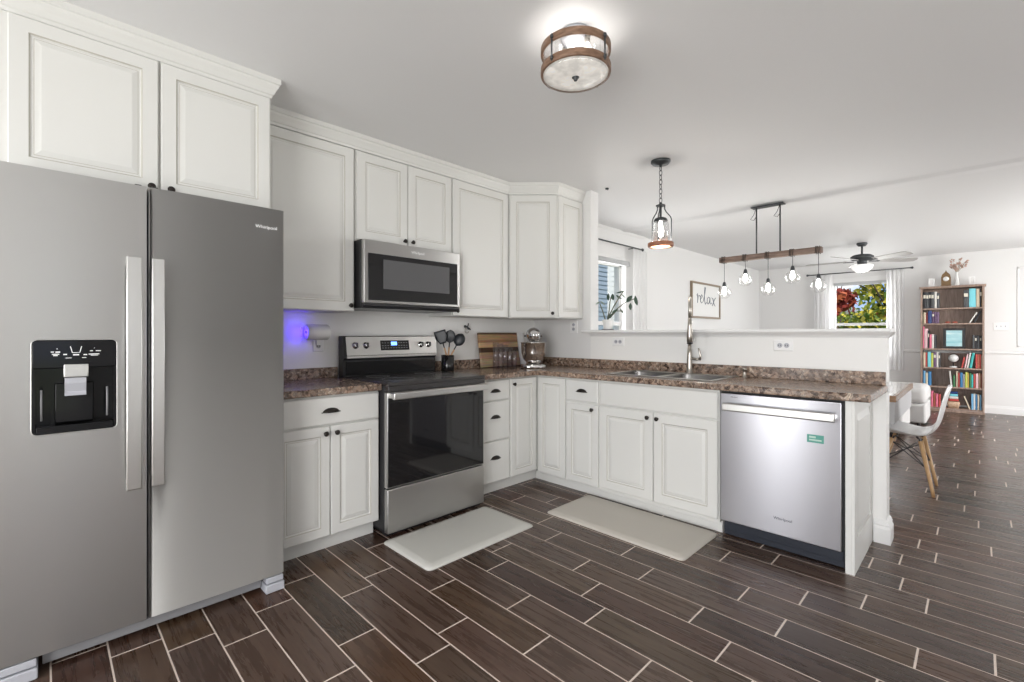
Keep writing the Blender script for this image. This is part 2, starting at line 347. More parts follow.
# ------------------------------------------------------------------ shell
def wall(name, axis, pos, th, a0, a1, z0, z1, holes=(), m='wall'):
    g = G(); cs = sorted({a0, a1, *[h[0] for h in holes], *[h[1] for h in holes]}); zs = sorted({z0, z1, *[h[2] for h in holes], *[h[3] for h in holes]})
    for i in range(len(cs)-1):
        run = None
        for j in range(len(zs)-1):
            cx, cz = (cs[i]+cs[i+1])/2, (zs[j]+zs[j+1])/2
            if any(h[0] < cx < h[1] and h[2] < cz < h[3] for h in holes): continue
            p0, p1 = min(pos, pos+th), max(pos, pos+th)
            if axis == 'x': g.box(p0, p1, cs[i], cs[i+1], zs[j], zs[j+1])
            else: g.box(cs[i], cs[i+1], p0, p1, zs[j], zs[j+1])
    bmesh.ops.remove_doubles(g.b, verts=g.b.verts, dist=1e-5)
    return g.build(name, m, kind='structure')
WA = (4.42, 5.12, .95, 2.08)          # window in the left wall (y0,y1,z0,z1)
WB = (1.25, 2.055, .85, 2.14)         # window in the back wall (x0,x1,z0,z1)
wall('wall_left', 'x', 0, -.15, FY-.15, BY+.15, -.05, 2.6, [WA])
wall('wall_back', 'y', BY, .15, 0, LX, -.05, 2.6, [WB])
wall('wall_right', 'x', LX, .15, FY-.15, BY+.15, -.05, 2.6, [(-.2, .26, .3, 2.1), (2.07, 2.31, .3, 2.1), (6.6, 8.9, .05, 2.17)])
wall('wall_front', 'y', FY, -.15, 0, LX, -.05, 2.6, [(.68, 1.32, .06, 2.1), (2.5, 4.7, .08, 2.2)])
g = G(); g.box(-.15, LX+.15, FY-.15, BY+.15, CZ, CZ+.1)
g.prism([(4.99, CZ), (5.055, CZ-.012), (5.075, CZ-.013), (5.22, CZ)], 'x', 0, LX)
g.build('ceiling', 'ceil', kind='structure')
# stub wall behind the corner cabinets, then the half wall
g = G(); g.box(0, .69, 3.43, 3.55, 0, CZ); g.build('wall_stub', 'wall', kind='structure')
g = G(); g.box(.69, 2.757, 3.43, 3.55, 0, 1.19); g.build('wall_half', 'kwall', kind='structure')
g = G(); g.box(0, .012, .80, 3.43, .9, 2.40); g.build('wall_kitchen', 'kwall', kind='structure')
g = G()   # ledge cap with crown under it
g.box(.62, 2.778, 3.385, 3.59, 1.222, 1.243, .004)
prof = [(0, 0), (.006, 0), (.012, .012), (.030, .030), (.032, .034), (0, .034)]
g.sweep(prof, [(.69, 3.43), (2.757, 3.43), (2.757, 3.55)], 1.188, side=1)
g.box(.69, 2.757, 3.43, 3.55, 1.19, 1.222)
g.build('trim_1', 'trim', kind='structure')
BB = [(0, 0), (.016, 0), (.016, .085), (.012, .095), (.008, .10), (.006, .118), (0, .122)]
g = G(); g.sweep(BB, [(0, 3.56), (0, BY), ], 0, side=1); g.build('baseboard_left', 'trim', kind='structure')
g = G(); g.sweep(BB, [(.017, BY), (LX-.017, BY)], 0, side=1); g.build('baseboard_back', 'trim', kind='structure')
g = G(); g.sweep(BB, [(LX, BY-.02), (LX, 9.02)], 0, side=1); g.sweep(BB, [(LX, 6.48), (LX, FY+.02)], 0, side=1); g.build('baseboard_right', 'trim', kind='structure')
BK = [(0, 0), (.020, 0), (.020, .085), (.013, .10), (.016, .108), (.007, .128), (0, .135)]
g = G(); g.sweep(BK, [(2.699, 3.43), (2.757, 3.43), (2.757, 3.55)], 0, side=1); g.build('baseboard_peninsula', 'trim', kind='structure')
# chair rail and picture-frame moulding on the back wall
CR = [(0, 0), (.012, .004), (.022, .02), (.022, .03), (.012, .05), (0, .055)]
g = G(); g.sweep(CR, [(2.12, BY), (LX-.02, BY)], .90, side=1); g.sweep(CR, [(.0, BY), (1.16, BY)], .90, side=1); g.build('trim_2', 'trim', kind='structure')
def molding(g, x0, x1, z0, z1):
    for (a, b_, c, d) in ((x0, x1, z0, z0+.02), (x0, x1, z1-.02, z1), (x0, x0+.02, z0, z1), (x1-.02, x1, z0, z1)): g.box(a, b_, BY-.008, BY, c, d, .004)
g = G(); molding(g, 3.54, 4.6, 1.02, 2.20); molding(g, 4.72, 5.5, 1.02, 2.20); g.build('trim_3', 'trim', kind='structure')
# wall moulding on the left wall's far corner: crown strips near the ceiling
g = G(); g.sweep([(0, 0), (.006, 0), (.022, .022), (.022, .03), (0, .03)], [(0, 3.56), (0, 5.6)], CZ-.03, side=1); g.build('trim_4', 'trim', kind='structure')

# windows
def window(name, axis, pos, a0, a1, z0, z1, inward, rail_z=None, parts=1):
    """casing + sash frame + one glass sheet"""
    g = G(); i = inward
    def B(g, a, b_, c, d, p, q, bev=.003, mi=0):
        p, q = min(p, q), max(p, q)
        if axis == 'x': g.box(p, q, a, b_, c, d, bev, mi)
        else: g.box(a, b_, p, q, c, d, bev, mi)
    cw = .075
    for (a, b_, c, d) in ((a0-cw, a0, z0-cw, z1+cw), (a1, a1+cw, z0-cw, z1+cw), (a0, a1, z1, z1+cw)): B(g, a, b_, c, d, pos, pos+i*.018)
    B(g, a0-cw-.02, a1+cw+.02, z0-.03, z0, pos, pos+i*.05)
    fw = .035
    for (a, b_, c, d) in ((a0, a0+fw, z0, z1), (a1-fw, a1, z0, z1), (a0, a1, z0, z0+fw), (a0, a1, z1-fw, z1)): B(g, a, b_, c, d, pos-i*.09, pos-i*.05, .004)
    if rail_z: B(g, a0, a1, rail_z-.022, rail_z+.022, pos-i*.095, pos-i*.045, .004)
    for k in range(1, parts):
        c = a0+(a1-a0)*k/parts; B(g, c-.022, c+.022, z0, z1, pos-i*.095, pos-i*.045, .004)
    o = g.build(name, 'trim', kind='structure')
    g = G(); B(g, a0+.01, a1-.01, z0+.01, z1-.01, pos-i*.072, pos-i*.068, 0)
    g.build('window_glass', 'pane', o)
    return o
w1 = window('window_1', 'x', 0, *WA, 1, 1.34)
w2 = window('window_2', 'y', BY, *WB, -1, 1.385)
window('added_window_3', 'x', LX, -.2, .26, .3, 2.1, -1)  # unseen opening added with its lamp for the fridge reflection
window('added_window_4', 'x', LX, 2.07, 2.31, .3, 2.1, -1)  # unseen narrow opening, also added for the fridge reflection
window('window_5', 'x', LX, 6.6, 8.9, .05, 2.17, -1, None, 3)
window('added_window_6', 'y', FY, .68, 1.32, .06, 2.1, 1)  # unseen, sized for the band it reflects in the dishwasher
window('added_window_7', 'y', FY, 2.5, 4.7, .08, 2.2, 1, None, 2)  # unseen, added to let fill light into the kitchen

# ------------------------------------------------------------------ crown over the wall cabinets
CROWN = [(0, 0), (.004, 0), (.007, .014), (.012, .018), (.020, .036), (.029, .052), (.032, .064), (.038, .068), (.038, .094), (0, .094)]
g = G(); g.sweep(CROWN, [(.61, -.16), (.61, .80), (.33, .80)], CZ-.0945, side=1); g.build('trim_5', 'cab', kind='structure')
g = G(); g.sweep(CROWN, [(.305, .86), (.305, 2.782), (.598, 3.075), (.598, 3.428)], CZ-.0945, side=1)
g.build('trim_6', 'cab', kind='structure')

# ------------------------------------------------------------------ wall cabinets
def carcass(parent, x1, y0, y1, z0, z1, x0=.014):
    g = G(); g.box(x0, x1, y0+.0005, y1-.0005, z0, z1, .002); return g.build('carcass', 'cab', parent)
# fridge cabinet
t = thing('wall_cabinet', 'deep cream double-door cabinet above the refrigerator', 'cabinet', (.3, .33, 1.815))
g = G(); g.box(.014, .61, -.16, .80, 1.814, 2.394, .002); g.build('carcass', 'cab', t)
for y0, w, ky in ((-.10, .443, .418), (.352, .440, .034)):
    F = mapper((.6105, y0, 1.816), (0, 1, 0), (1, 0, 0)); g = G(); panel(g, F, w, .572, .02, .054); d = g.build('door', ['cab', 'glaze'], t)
    knob(F, ky, .022, .02, d)
# left tall wall cabinet
t = thing('wall_cabinet', 'tall cream wall cabinet between the refrigerator and the microwave', 'cabinet', (.16, 1.09, 1.345))
carcass(t, .305, .802, 1.396, 1.352, 2.394)
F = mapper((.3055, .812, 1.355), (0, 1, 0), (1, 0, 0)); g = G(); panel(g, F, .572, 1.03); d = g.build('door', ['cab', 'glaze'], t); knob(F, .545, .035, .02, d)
# over microwave
t = thing('wall_cabinet', 'short cream double-door cabinet directly above the microwave', 'cabinet', (.16, 1.78, 1.81))
carcass(t, .305, 1.398, 2.168, 1.812, 2.394)
for y0, w, kx in ((1.405, .374, .346), (1.785, .376, .03)):
    F = mapper((.3055, y0, 1.818), (0, 1, 0), (1, 0, 0)); g = G(); panel(g, F, w, .567); d = g.build('door', ['cab', 'glaze'], t); knob(F, kx, .032, .02, d)
# right tall wall cabinet
t = thing('wall_cabinet', 'tall cream wall cabinet right of the microwave with knob at lower left', 'cabinet', (.16, 2.47, 1.345))
carcass(t, .305, 2.170, 2.782, 1.348, 2.394)
F = mapper((.3055, 2.178, 1.35), (0, 1, 0), (1, 0, 0)); g = G(); panel(g, F, .58, 1.035); d = g.build('door', ['cab', 'glaze'], t); knob(F, .03, .035, .02, d)
# diagonal corner cabinet
t = thing('corner_cabinet', 'cream diagonal corner wall cabinet above the stand mixer', 'cabinet', (.2, 3.2, 1.345))
g = G(); g.prism([(.014, 2.784), (.305, 2.784), (.598, 3.077), (.598, 3.428), (.014, 3.428)], 'z', 1.345, 2.394); g.build('carcass', 'cab', t)
s2 = math.sqrt(.5); dl = (.598-.305)/s2
F = mapper(Vector((.305, 2.784, 1.35))+Vector((s2, -s2, 0))*.0005+Vector((s2, s2, 0))*.012, (s2, s2, 0), (s2, -s2, 0)); g = G(); panel(g, F, dl-.024, 1.035, .02, .055)
d = g.build('door', ['cab', 'glaze'], t); knob(F, dl-.055, .035, .02, d)
F = mapper((.5985, 3.085, 1.35), (0, 1, 0), (1, 0, 0)); g = G(); panel(g, F, .335, 1.035, .014, .055); g.build('side_panel', ['cab', 'glaze'], t)

# ------------------------------------------------------------------ base cabinets
def base_unit(label, y0, y1, name='base_cabinet', axis='A', dx=0):
    if axis == 'A':
        t = thing(name, label, 'cabinet', (.29, (y0+y1)/2, 0)); f = .570+dx
        g = G(); g.prism([(.002, 0), (f-.062, 0), (f-.062, .092), (f, .092), (f, .874), (.002, .874)], 'y', y0+.0006, y1-.0006)
    else:
        t = thing(name, label, 'cabinet', ((y0+y1)/2, 3.15, 0))
        g = G(); g.prism([(2.922, 0), (3.428, 0), (3.428, .874), (2.872, .874), (2.872, .074), (2.922, .074)], 'x', y0+.0006, y1-.0006)
    g.build('carcass', 'cab', t); return t
FA = lambda y, z, dx=0: mapper((.5705+dx, y, z), (0, 1, 0), (1, 0, 0))
FP = lambda x, z: mapper((x, 2.8715, z), (1, 0, 0), (0, -1, 0))
PT = .018
D1, D2 = .013, -.015
t = base_unit('cream base cabinet with one wide drawer over two doors beside the refrigerator', .812, 1.411, dx=D1)
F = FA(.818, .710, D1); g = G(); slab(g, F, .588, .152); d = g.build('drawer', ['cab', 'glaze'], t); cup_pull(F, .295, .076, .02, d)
for y0, w, k in ((.818, .290, .262), (1.114, .290, .028)):
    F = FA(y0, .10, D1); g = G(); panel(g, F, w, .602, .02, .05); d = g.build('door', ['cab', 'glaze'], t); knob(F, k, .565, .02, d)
t = base_unit('narrow cream base cabinet with three stacked drawers right of the range', 2.180, 2.538, dx=D2)
for z0, h in ((.712, .150), (.412, .292), (.10, .304)):
    F = FA(2.200, z0, D2); g = G(); slab(g, F, .332, h); d = g.build('drawer', ['cab', 'glaze'], t); cup_pull(F, .180, h*.60 if h > .2 else .07, .02, d)
t = base_unit('cream single-door base cabinet on the range side of the inner corner', 2.538, 2.9295, dx=D2)
F = FA(2.544, .10, D2); g = G(); panel(g, F, .292, .762, .02, .05); d = g.build('door', ['cab', 'glaze'], t); knob(F, .028, .72, .02, d)
t = base_unit('cream corner base cabinet with a plain knobless door under the mixer counter', .556, .864, axis='P')
F = FP(.580, .085); g = G(); panel(g, F, .278, .776, PT, .05); g.build('door', ['cab', 'glaze'], t)
t = base_unit('narrow cream peninsula cabinet with one drawer above one door', .864, 1.172, axis='P')
F = FP(.872, .700); g = G(); slab(g, F, .292, .160, PT); d = g.build('drawer', ['cab', 'glaze'], t); cup_pull(F, .146, .08, PT, d)
F = FP(.872, .085); g = G(); panel(g, F, .292, .600, PT, .05); d = g.build('door', ['cab', 'glaze'], t); knob(F, .245, .565, PT, d)
t = thing('sink_cabinet', 'wide cream double-door cabinet under the sink', 'cabinet', (1.6, 3.15, 0))
g = G(); g.prism([(2.922, 0), (2.935, 0), (2.935, .090), (2.892, .090), (2.892, .874), (2.872, .874), (2.872, .074), (2.922, .074)], 'x', 1.1726, 2.0294); g.box(1.1726, 1.19, 2.936, 3.428, 0, .874); g.box(2.012, 2.0294, 2.936, 3.428, 0, .874); g.box(1.19, 2.012, 2.936, 3.428, .08, .10); g.build('carcass', 'cab', t)
F = FP(1.180, .695); g = G(); slab(g, F, .842, .165, PT); g.build('false_front', ['cab', 'glaze'], t)
for x0, w, k in ((1.180, .418, .385), (1.604, .418, .030)):
    F = FP(x0, .095); g = G(); panel(g, F, w, .590, PT, .06); d = g.build('door', ['cab', 'glaze'], t); knob(F, k, .555, PT, d)
# plinth moulding along the peninsula toe
g = G(); g.sweep([(0, 0), (.008, 0), (.008, .050), (.004, .060), (0, .062)], [(.500, 2.9216), (2.029, 2.9216)], 0, side=1); g.build('trim_7', 'cab', kind='structure')
# end panel
t = thing('end_panel', 'cream raised-panel end board closing the peninsula beside the dishwasher', 'cabinet panel', (2.68, 3.14, 0))
g = G(); g.box(2.655, 2.682, 2.856, 3.428, 0, .874, .002); g.build('board', 'cab', t)
F = mapper((2.6822, 2.858, .0), (0, 1, 0), (1, 0, 0)); g = G()
for (a, b_, c, d_) in ((0, .07, 0, .872), (.50, .570, 0, .872)): 
    g.loft([[F(a, c, 0), F(b_, c, 0), F(b_, d_, 0), F(a, d_, 0)], [F(a, c, .012), F(b_, c, .012), F(b_, d_, .012), F(a, d_, .012)]], True, True, True, 0, False)
for (a, b_, c, d_) in ((.0705, .4995, 0, .17), (.0705, .4995, .80, .872)):
    g.loft([[F(a, c, 0), F(b_, c, 0), F(b_, d_, 0), F(a, d_, 0)], [F(a, c, .0119), F(b_, c, .0119), F(b_, d_, .0119), F(a, d_, .0119)]], True, True, True, 0, False)
F2 = mapper((2.6824, 2.935, .178), (0, 1, 0), (1, 0, 0)); ww, hh = .416, .614
rs = [[F2(i, i, d), F2(ww-i, i, d), F2(ww-i, hh-i, d), F2(i, hh-i, d)] for i, d in ((0, 0), (0, .0015), (.03, .0115), (.034, .0115))]
g.loft(rs, True, True, True, 0, False, [1, 0, 0]); g.build('raised_panel', ['cab', 'glaze'], t)

# ------------------------------------------------------------------ countertops
CT0, CT1 = .8745, .914
t = thing('countertop', 'short speckled brown countertop between the refrigerator and the range', 'countertop', (.3, 1.1, CT0))
g = G(); g.box(.014, .626, .812, 1.412, CT0, CT1, .006); g.build('slab', 'granite', t)
g = G(); g.box(.014, .034, .812, 1.412, CT1, .985, .003); g.build('backsplash', 'granite', t)
t = thing('countertop', 'long L-shaped speckled brown countertop running round the corner and along the peninsula', 'countertop', (1.4, 3.1, CT0))
SX0, SX1, SY0, SY1 = 1.195, 1.950, 2.945, 3.335      # sink cutout
g = G(); b = g.b
def slab_poly(g, outer, hole, z0, z1):
    # ring polygon with a rectangular hole split in two along the hole's mid line
    (a0, b0, a1, b1) = hole
    g.box(.014, .597, 2.180, 2.84, z0, z1); g.box(.014, a0, 2.84, 3.428, z0, z1); g.box(a0, a1, 2.84, b0, z0, z1); g.box(a0, a1, b1, 3.428, z0, z1); g.box(a1, 2.752, 2.84, 3.428, z0, z1)
slab_poly(g, None, (SX0, SY0, SX1, SY1), CT0, CT1)
g.build('slab', 'granite', t)
# rounded nosing along the visible edges
g = G(); g.sweep([(0, 0), (.006, 0), (.010, .004), (.011, .010), (.011, .030), (.009, .036), (.004, .0393), (0, .0395)], [(.597, 2.181), (.597, 2.84), (2.752, 2.84), (2.752, 3.428)], CT0, side=1); g.build('nosing', 'granite', t)
g = G(); g.box(.014, .034, 2.180, 3.428, CT1, .990, .003); g.box(.034, 2.755, 3.408, 3.428, CT1, .990, .003); g.build('backsplash', 'granite', t)
# white end strip and small bracket on the half wall end
g = G(); g.box(2.7575, 2.772, 3.435, 3.55, .872, .905, .004); g.box(2.7575, 2.766, 3.44, 3.545, .905, .93, .003); tag(g.build('wall_end_bracket', 'trim'), 'small white bracket on the end of the half wall at countertop height', 'bracket')

# ------------------------------------------------------------------ sink and faucet
t = thing('kitchen_sink', 'stainless double-bowl sink set into the peninsula countertop', 'sink', (1.57, 3.14, .74))
g = G(); r0 = (SX0-.012, SX1+.012, SY0-.012, SY1+.075)
mid = (SX0+SX1)/2
def rrect(x0, x1, y0, y1, z, r, k=5):
    pts = []
    for cx, cy, a in ((x1-r, y1-r, 0), (x0+r, y1-r, PI/2), (x0+r, y0+r, PI), (x1-r, y0+r, 1.5*PI)):
        for i in range(k+1): pts.append((cx+r*math.cos(a+PI/2*i/k), cy+r*math.sin(a+PI/2*i/k), z))
    return pts
# rim frame
g.box(r0[0], r0[1], r0[2], SY0+.014, CT1+.0005, CT1+.006, .002); g.box(r0[0], r0[1], SY1-.014, SY1+.062, CT1+.0005, CT1+.006, .002)
g.box(r0[0], SX0+.014, SY0+.0145, SY1-.0145, CT1+.0005, CT1+.006, .002); g.box(SX1-.014, r0[1], SY0+.0145, SY1-.0145, CT1+.0005, CT1+.006, .002)
g.box(mid-.02, mid+.02, SY0+.0145, SY1-.0145, CT1-.012, CT1+.004, .003); g.build('rim', 'sinksteel', t)
for a0, a1 in ((SX0+.006, mid-.018), (mid+.018, SX1-.006)):
    g = G(); c = ((a0+a1)/2, (SY0+SY1)/2)
    g.loft([rrect(a0, a1, SY0+.006, SY1-.006, CT1, .05), rrect(a0+.004, a1-.004, SY0+.01, SY1-.01, .80, .05), rrect(a0+.03, a1-.03, SY0+.03, SY1-.03, .745, .05), rrect(c[0]-.05, c[0]+.05, c[1]-.05, c[1]+.05, .742, .045)], True, False, True)
    bo = g.build('bowl', M.setdefault('shaded_bowl', mat('shaded_bowl_steel', (.30, .29, .28), .3, 1)), t)  # shade inside the bowls put into a darker steel than the rim
    g = G(); g.lathe([(.042, 0), (.042, .003), (.03, .004), (.012, .001)], (c[0], c[1], .743), 20); g.build('drain', 'chrome', bo)
t = thing('kitchen_faucet', 'tall brushed nickel pull-down faucet behind the sink', 'faucet', (1.645, 3.365, .92))
bx, by = 1.622, 3.365
g = G(); g.lathe([(.027, 0), (.027, .006), (.022, .012), (.019, .05), (.019, .10), (.017, .14), (.013, .20)], (bx, by, .9205), 20); g.build('body', 'nickel', t)
hx, hy = -.072, .090                                    # towards the camera: spout plane runs along the line of sight
dx, dy = .415*.17, -.905*.17
pts = [(bx, by, 1.12), (bx, by, 1.385)]
for i in range(1, 13):
    a = PI*i/12; q = (1-math.cos(a))/2; pts.append((bx+dx*q, by+dy*q, 1.385+.088*math.sin(a)))
pts += [(bx+dx, by+dy, 1.325)]
g = G(); g.tube(pts, .0115, 14); g.build('spout', 'nickel', t)
g = G(); ex, ey = bx+dx, by+dy; g.lathe([(.016, 0), (.021, .004), (.0205, .06), (.016, .12), (.0125, .175)], (ex, ey, 1.150), 20); sh = g.build('spray_head', 'nickel', t)
g = G(); g.lathe([(.012, 0), (.019, .001), (.0205, .006), (.0205, .010)], (ex, ey, 1.1395), 20); g.build('nozzle', 'black', sh)
g = G(); g.tube([(bx+.015, by, 1.03), (bx+.055, by-.005, 1.025), (bx+.075, by-.008, 1.03)], .010, 12); hn = g.build('handle_hub', 'nickel', t)
g = G(); g.tube([(bx+.078, by-.008, 1.02), (bx+.084, by-.010, 1.05), (bx+.080, by-.012, 1.085), (bx+.070, by-.013, 1.105)], [.008, .007, .006, .005], 12); g.build('lever', 'nickel', t)
t = thing('soap_dispenser', 'small brushed nickel soap pump on the counter right of the sink', 'soap dispenser', (1.985, 3.33, CT1))
g = G(); g.lathe([(.016, 0), (.016, .004), (.011, .007), (.011, .05), (.013, .052), (.013, .062), (.004, .064)], (2.005, 3.365, CT1+.0003), 18); g.build('pump_body', 'nickel', t)
g = G(); g.tube([(2.005, 3.365, .968), (2.022, 3.345, .970), (2.03, 3.335, .965)], .005, 8); g.build('spout', 'nickel', t)

# ------------------------------------------------------------------ refrigerator
t = thing('refrigerator', 'large stainless side-by-side refrigerator with water dispenser in the left door', 'refrigerator', (.42, .35, 0))
g = G(); g.box(.03, .705, -.138, .798, .075, 1.785, .004); g.build('body', 'greyp', t)
def fridge_door(y0, y1, hole=None):
    g = G(); zb, zt = .074, 1.797; n = 8
    # slightly bowed door front
    ys = [y0, y0+.004, y0+.012]+[y0+.012+(y1-y0-.024)*i/6 for i in range(1, 6)]+[y1-.012, y1-.004, y1]
    def X(y):
        e = min(y-y0, y1-y); r = .012
        b = .790-.004*((2*(y-y0)/(y1-y0)-1)**2)
        return b - (r-math.sqrt(max(0, r*r-(r-e)**2)) if e < r else 0)
    out = [(X(y), y) for y in ys]; poly = [(.715, y0)]+out+[(.715, y1)]
    def P(p, z): return (p[0], p[1], z)
    if not hole: g.loft([[P(p, zb) for p in poly], [P(p, zb) for p in poly], [P(p, zt) for p in poly]], True, True, True, 0, True); return g
    return g
g = fridge_door(.2925, .806); dr = g.build('door', 'steel', t)
# left door with an opening for the dispenser
DY0, DY1, DZ0, DZ1 = -.037, .193, .852, 1.189
g = G(); X0, X1 = .715, .789
def fb(a, b_, c, d): g.box(X0, X1, a, b_, c, d)
fb(-.140, DY0, .074, 1.797); fb(DY1, .2835, .074, 1.797); fb(DY0, DY1, .074, DZ0); fb(DY0, DY1, DZ1, 1.797)
bmesh.ops.remove_doubles(g.b, verts=g.b.verts, dist=1e-5)
kill = [f for f in g.b.faces if len([1 for f2 in g.b.faces if f2 is not f and (f2.calc_center_median()-f.calc_center_median()).length < 1e-5])]
bmesh.ops.delete(g.b, geom=kill, context='FACES')
dl_ = g.build('door', 'steel', t)
# door edge strips
g = G(); g.box(.712, .7895, .2906, .2922, .074, 1.797); g.build('door_edge', 'steel_l', dr)
g = G(); g.box(.55, .7075, .2845, .2900, .08, 1.79); g.build('gap_seal', 'blackm', t)
# dispenser
g = G()
ZC = 1.115      # bottom of the control face
g.box(.7160, .7915, DY0+.001, DY1-.001, 1.086, DZ1-.001, .004)                      # control panel block
g.box(.716, .722, DY0+.001, DY1-.001, DZ0+.001, 1.086)                               # recess back
g.box(.722, .7915, DY0+.001, DY0+.010, DZ0+.001, 1.086); g.box(.722, .7915, DY1-.010, DY1-.001, DZ0+.001, 1.086)
g.box(.722, .7905, DY0+.0105, DY1-.0105, DZ0+.001, DZ0+.028, .003)
ds = g.build('dispenser', 'blackp', dl_)
g = G(); g.box(.723, .760, .022, .128, .885, 1.030, .004); g.build('chute_panel', 'blackp', ds)
rr_ = .016
for cy_, cz_, sy_, sz_ in ((DY0, DZ0, 1, 1), (DY1, DZ0, -1, 1), (DY1, DZ1, -1, -1), (DY0, DZ1, 1, -1)):
    arc = [(cy_+sy_*(rr_-rr_*math.sin(q)), cz_+sz_*(rr_-rr_*math.cos(q))) for q in [PI/2*i/6 for i in range(7)]]
    g = G(); g.prism([(cy_-sy_*.001, cz_-sz_*.001)]+arc, 'x', .785, .7925); g.build('bezel_corner', 'steel', ds)
g = G(); pts = []
for cy_, cz_, a0_ in ((DY1-rr_, DZ1-rr_, 0), (DY0+rr_, DZ1-rr_, PI/2), (DY0+rr_, DZ0+rr_, PI), (DY1-rr_, DZ0+rr_, 1.5*PI)):
    for i in range(7): pts.append((.7922, cy_+rr_*math.cos(a0_+PI/2*i/6), cz_+rr_*math.sin(a0_+PI/2*i/6)))
g.tube(pts, .0014, 6, closed=True); g.build('bezel', 'steel_l', ds)
g = G(); g.box(.745, .7935, .045, .112, 1.052, 1.100, .003); g.build('paddle_top', 'steel_l', ds)
g = G(); g.prism([(.765, 1.050), (.785, 1.050), (.786, 1.03), (.776, 1.0), (.785, .985), (.765, .985)], 'y', .048, .106); g.build('paddle', 'greyl', ds)
for yy in (-.012, .165):
    g = G(); g.tube([(.775, yy, .90), (.782, yy, .94), (.782, yy, .98), (.775, yy, 1.01)], .003, 8); g.build('trim_wire', 'greyp', ds)
# glyphs on the control face
g = G(); xg = .7920
def gl(y0, y1, z0, z1): g.box(xg, xg+.0006, y0, y1, z0, z1)
for p, q in (((.063, 1.165), (.068, 1.142)), ((.068, 1.142), (.088, 1.142)), ((.088, 1.142), (.093, 1.165))):
    g.tube([(xg+.0006, p[0], p[1]), (xg+.0006, q[0], q[1])], .0012, 6)
gl(.024, .036, 1.143, 1.147); gl(.012, .020, 1.144, 1.147); gl(.027, .029, 1.155, 1.158); gl(.015, .034, 1.136, 1.139); gl(.018, .030, 1.131, 1.134)
gl(.044, .054, 1.134, 1.138); gl(.070, .086, 1.132, 1.136); gl(.098, .108, 1.132, 1.136)
gl(.116, .124, 1.146, 1.149); gl(.132, .146, 1.146, 1.149); gl(.112, .142, 1.134, 1.137); gl(.118, .138, 1.130, 1.132); gl(.127, .129, 1.157, 1.159)
gl(.050, .066, 1.122, 1.124); gl(.094, .106, 1.122, 1.124)
g.build('control_symbols', 'logo', ds)
# handles
for pr, y0, y1 in ((dl_, .216, .264), (dr, .291+.002, .335)):
    g = G(); x0 = .832
    g.box(x0, x0+.012, y0, y1, .612, 1.508, .004)
    g.box(.7905, x0+.001, y0+.004, y1-.004, .615, .640, .003); g.box(.7905, x0+.001, y0+.004, y1-.004, 1.478, 1.503, .003)
    g.build('door_handle', 'steel_l', pr)
g = G(); text_into(g, 'Whirlpool', .022, Matrix.Translation((.7895, .725, 1.706)) @ FX, .001); g.build('brand_lettering', 'logo', dr)
for yy in (.262, .315):
    g = G(); g.box(.66, .745, yy-.012, yy+.012, 1.798, 1.812, .004); g.build('hinge_cap', 'black', t)
g = G(); g.box(.700, .745, -.01, .715, .018, .062, .003); g.box(.745, .752, .02, .715, .050, .058); g.box(.690, .700, .02, .715, .03, .073); g.build('base_grille', 'greyp', t)
for a, b_ in ((-.138, -.02), (.72, .802)):
    g = G(); g.box(.665, .800, a, b_, .001, .040, .004); g.box(.66, .792, a+.005, b_-.003, .044, .070, .003); g.box(.66, .75, a+.01, b_-.01, .03, .05); g.build('foot', 'greyl', t)

# ------------------------------------------------------------------ range
t = thing('electric_range', 'stainless and black glass freestanding electric range', 'stove', (.35, 1.79, 0))
RY0, RY1 = 1.4165, 2.1715
g = G(); g.box(.035, .640, RY0, RY1, .04, .900, .003); g.build('body', 'blackm', t)
g = G(); g.box(.10, .690, RY0-.002, RY1+.002, .9005, .922, .004); g.box(.648, .690, RY0, RY1, .868, .9003, .003); ct = g.build('cooktop', mat('ceramic_cooktop', (.030, .027, .027), .27, 0, .9), t)
for cx, cy, r in ((.24, 1.60, .075), (.50, 1.60, .105), (.24, 1.98, .075), (.50, 1.98, .095)):
    g = G(); ring = [(cx+r*math.cos(2*PI*k/32), cy+r*math.sin(2*PI*k/32), .9222) for k in range(32)]; g.tube(ring, .0007, 4, closed=True); g.build('burner_ring', 'greyp', ct)
# oven door with glass
g = G(); g.box(.642, .676, RY0+.001, RY1-.001, .298, .864, .003); od = g.build('oven_door', 'steel', t)
g = G(); g.box(.6762, .682, RY0+.006, RY1-.006, .305, .830, .002); g.build('oven_window', 'blackgl', od)
g = G(); g.box(.6762, .682, RY0+.001, RY1-.001, .831, .864, .003); g.build('door_top_band', 'steel_l', od)
g = G(); g.box(.712, .736, RY0+.012, RY1-.006, .824, .866, .007, seg=3)
for yy in (RY0+.016, RY1-.046): g.box(.6822, .714, yy, yy+.03, .830, .860, .004)
g.build('oven_handle', 'steel_l', od)
g = G(); g.box(.642, .682, RY0+.001, RY1-.001, .032, .292, .004); g.build('storage_drawer', 'steel', t)
g = G(); g.box(.60, .655, RY0+.01, RY1-.01, .012, .030); g.box(.04, .6, RY0+.02, RY1-.02, .012, .039); g.build('toe_base', 'black', t)
for yy in (RY0+.05, RY1-.05):
    for xx in (.1, .6): g = G(); g.lathe([(.015, 0), (.015, .012)], (xx, yy, .0005), 10); g.build('levelling_foot', 'black', t)
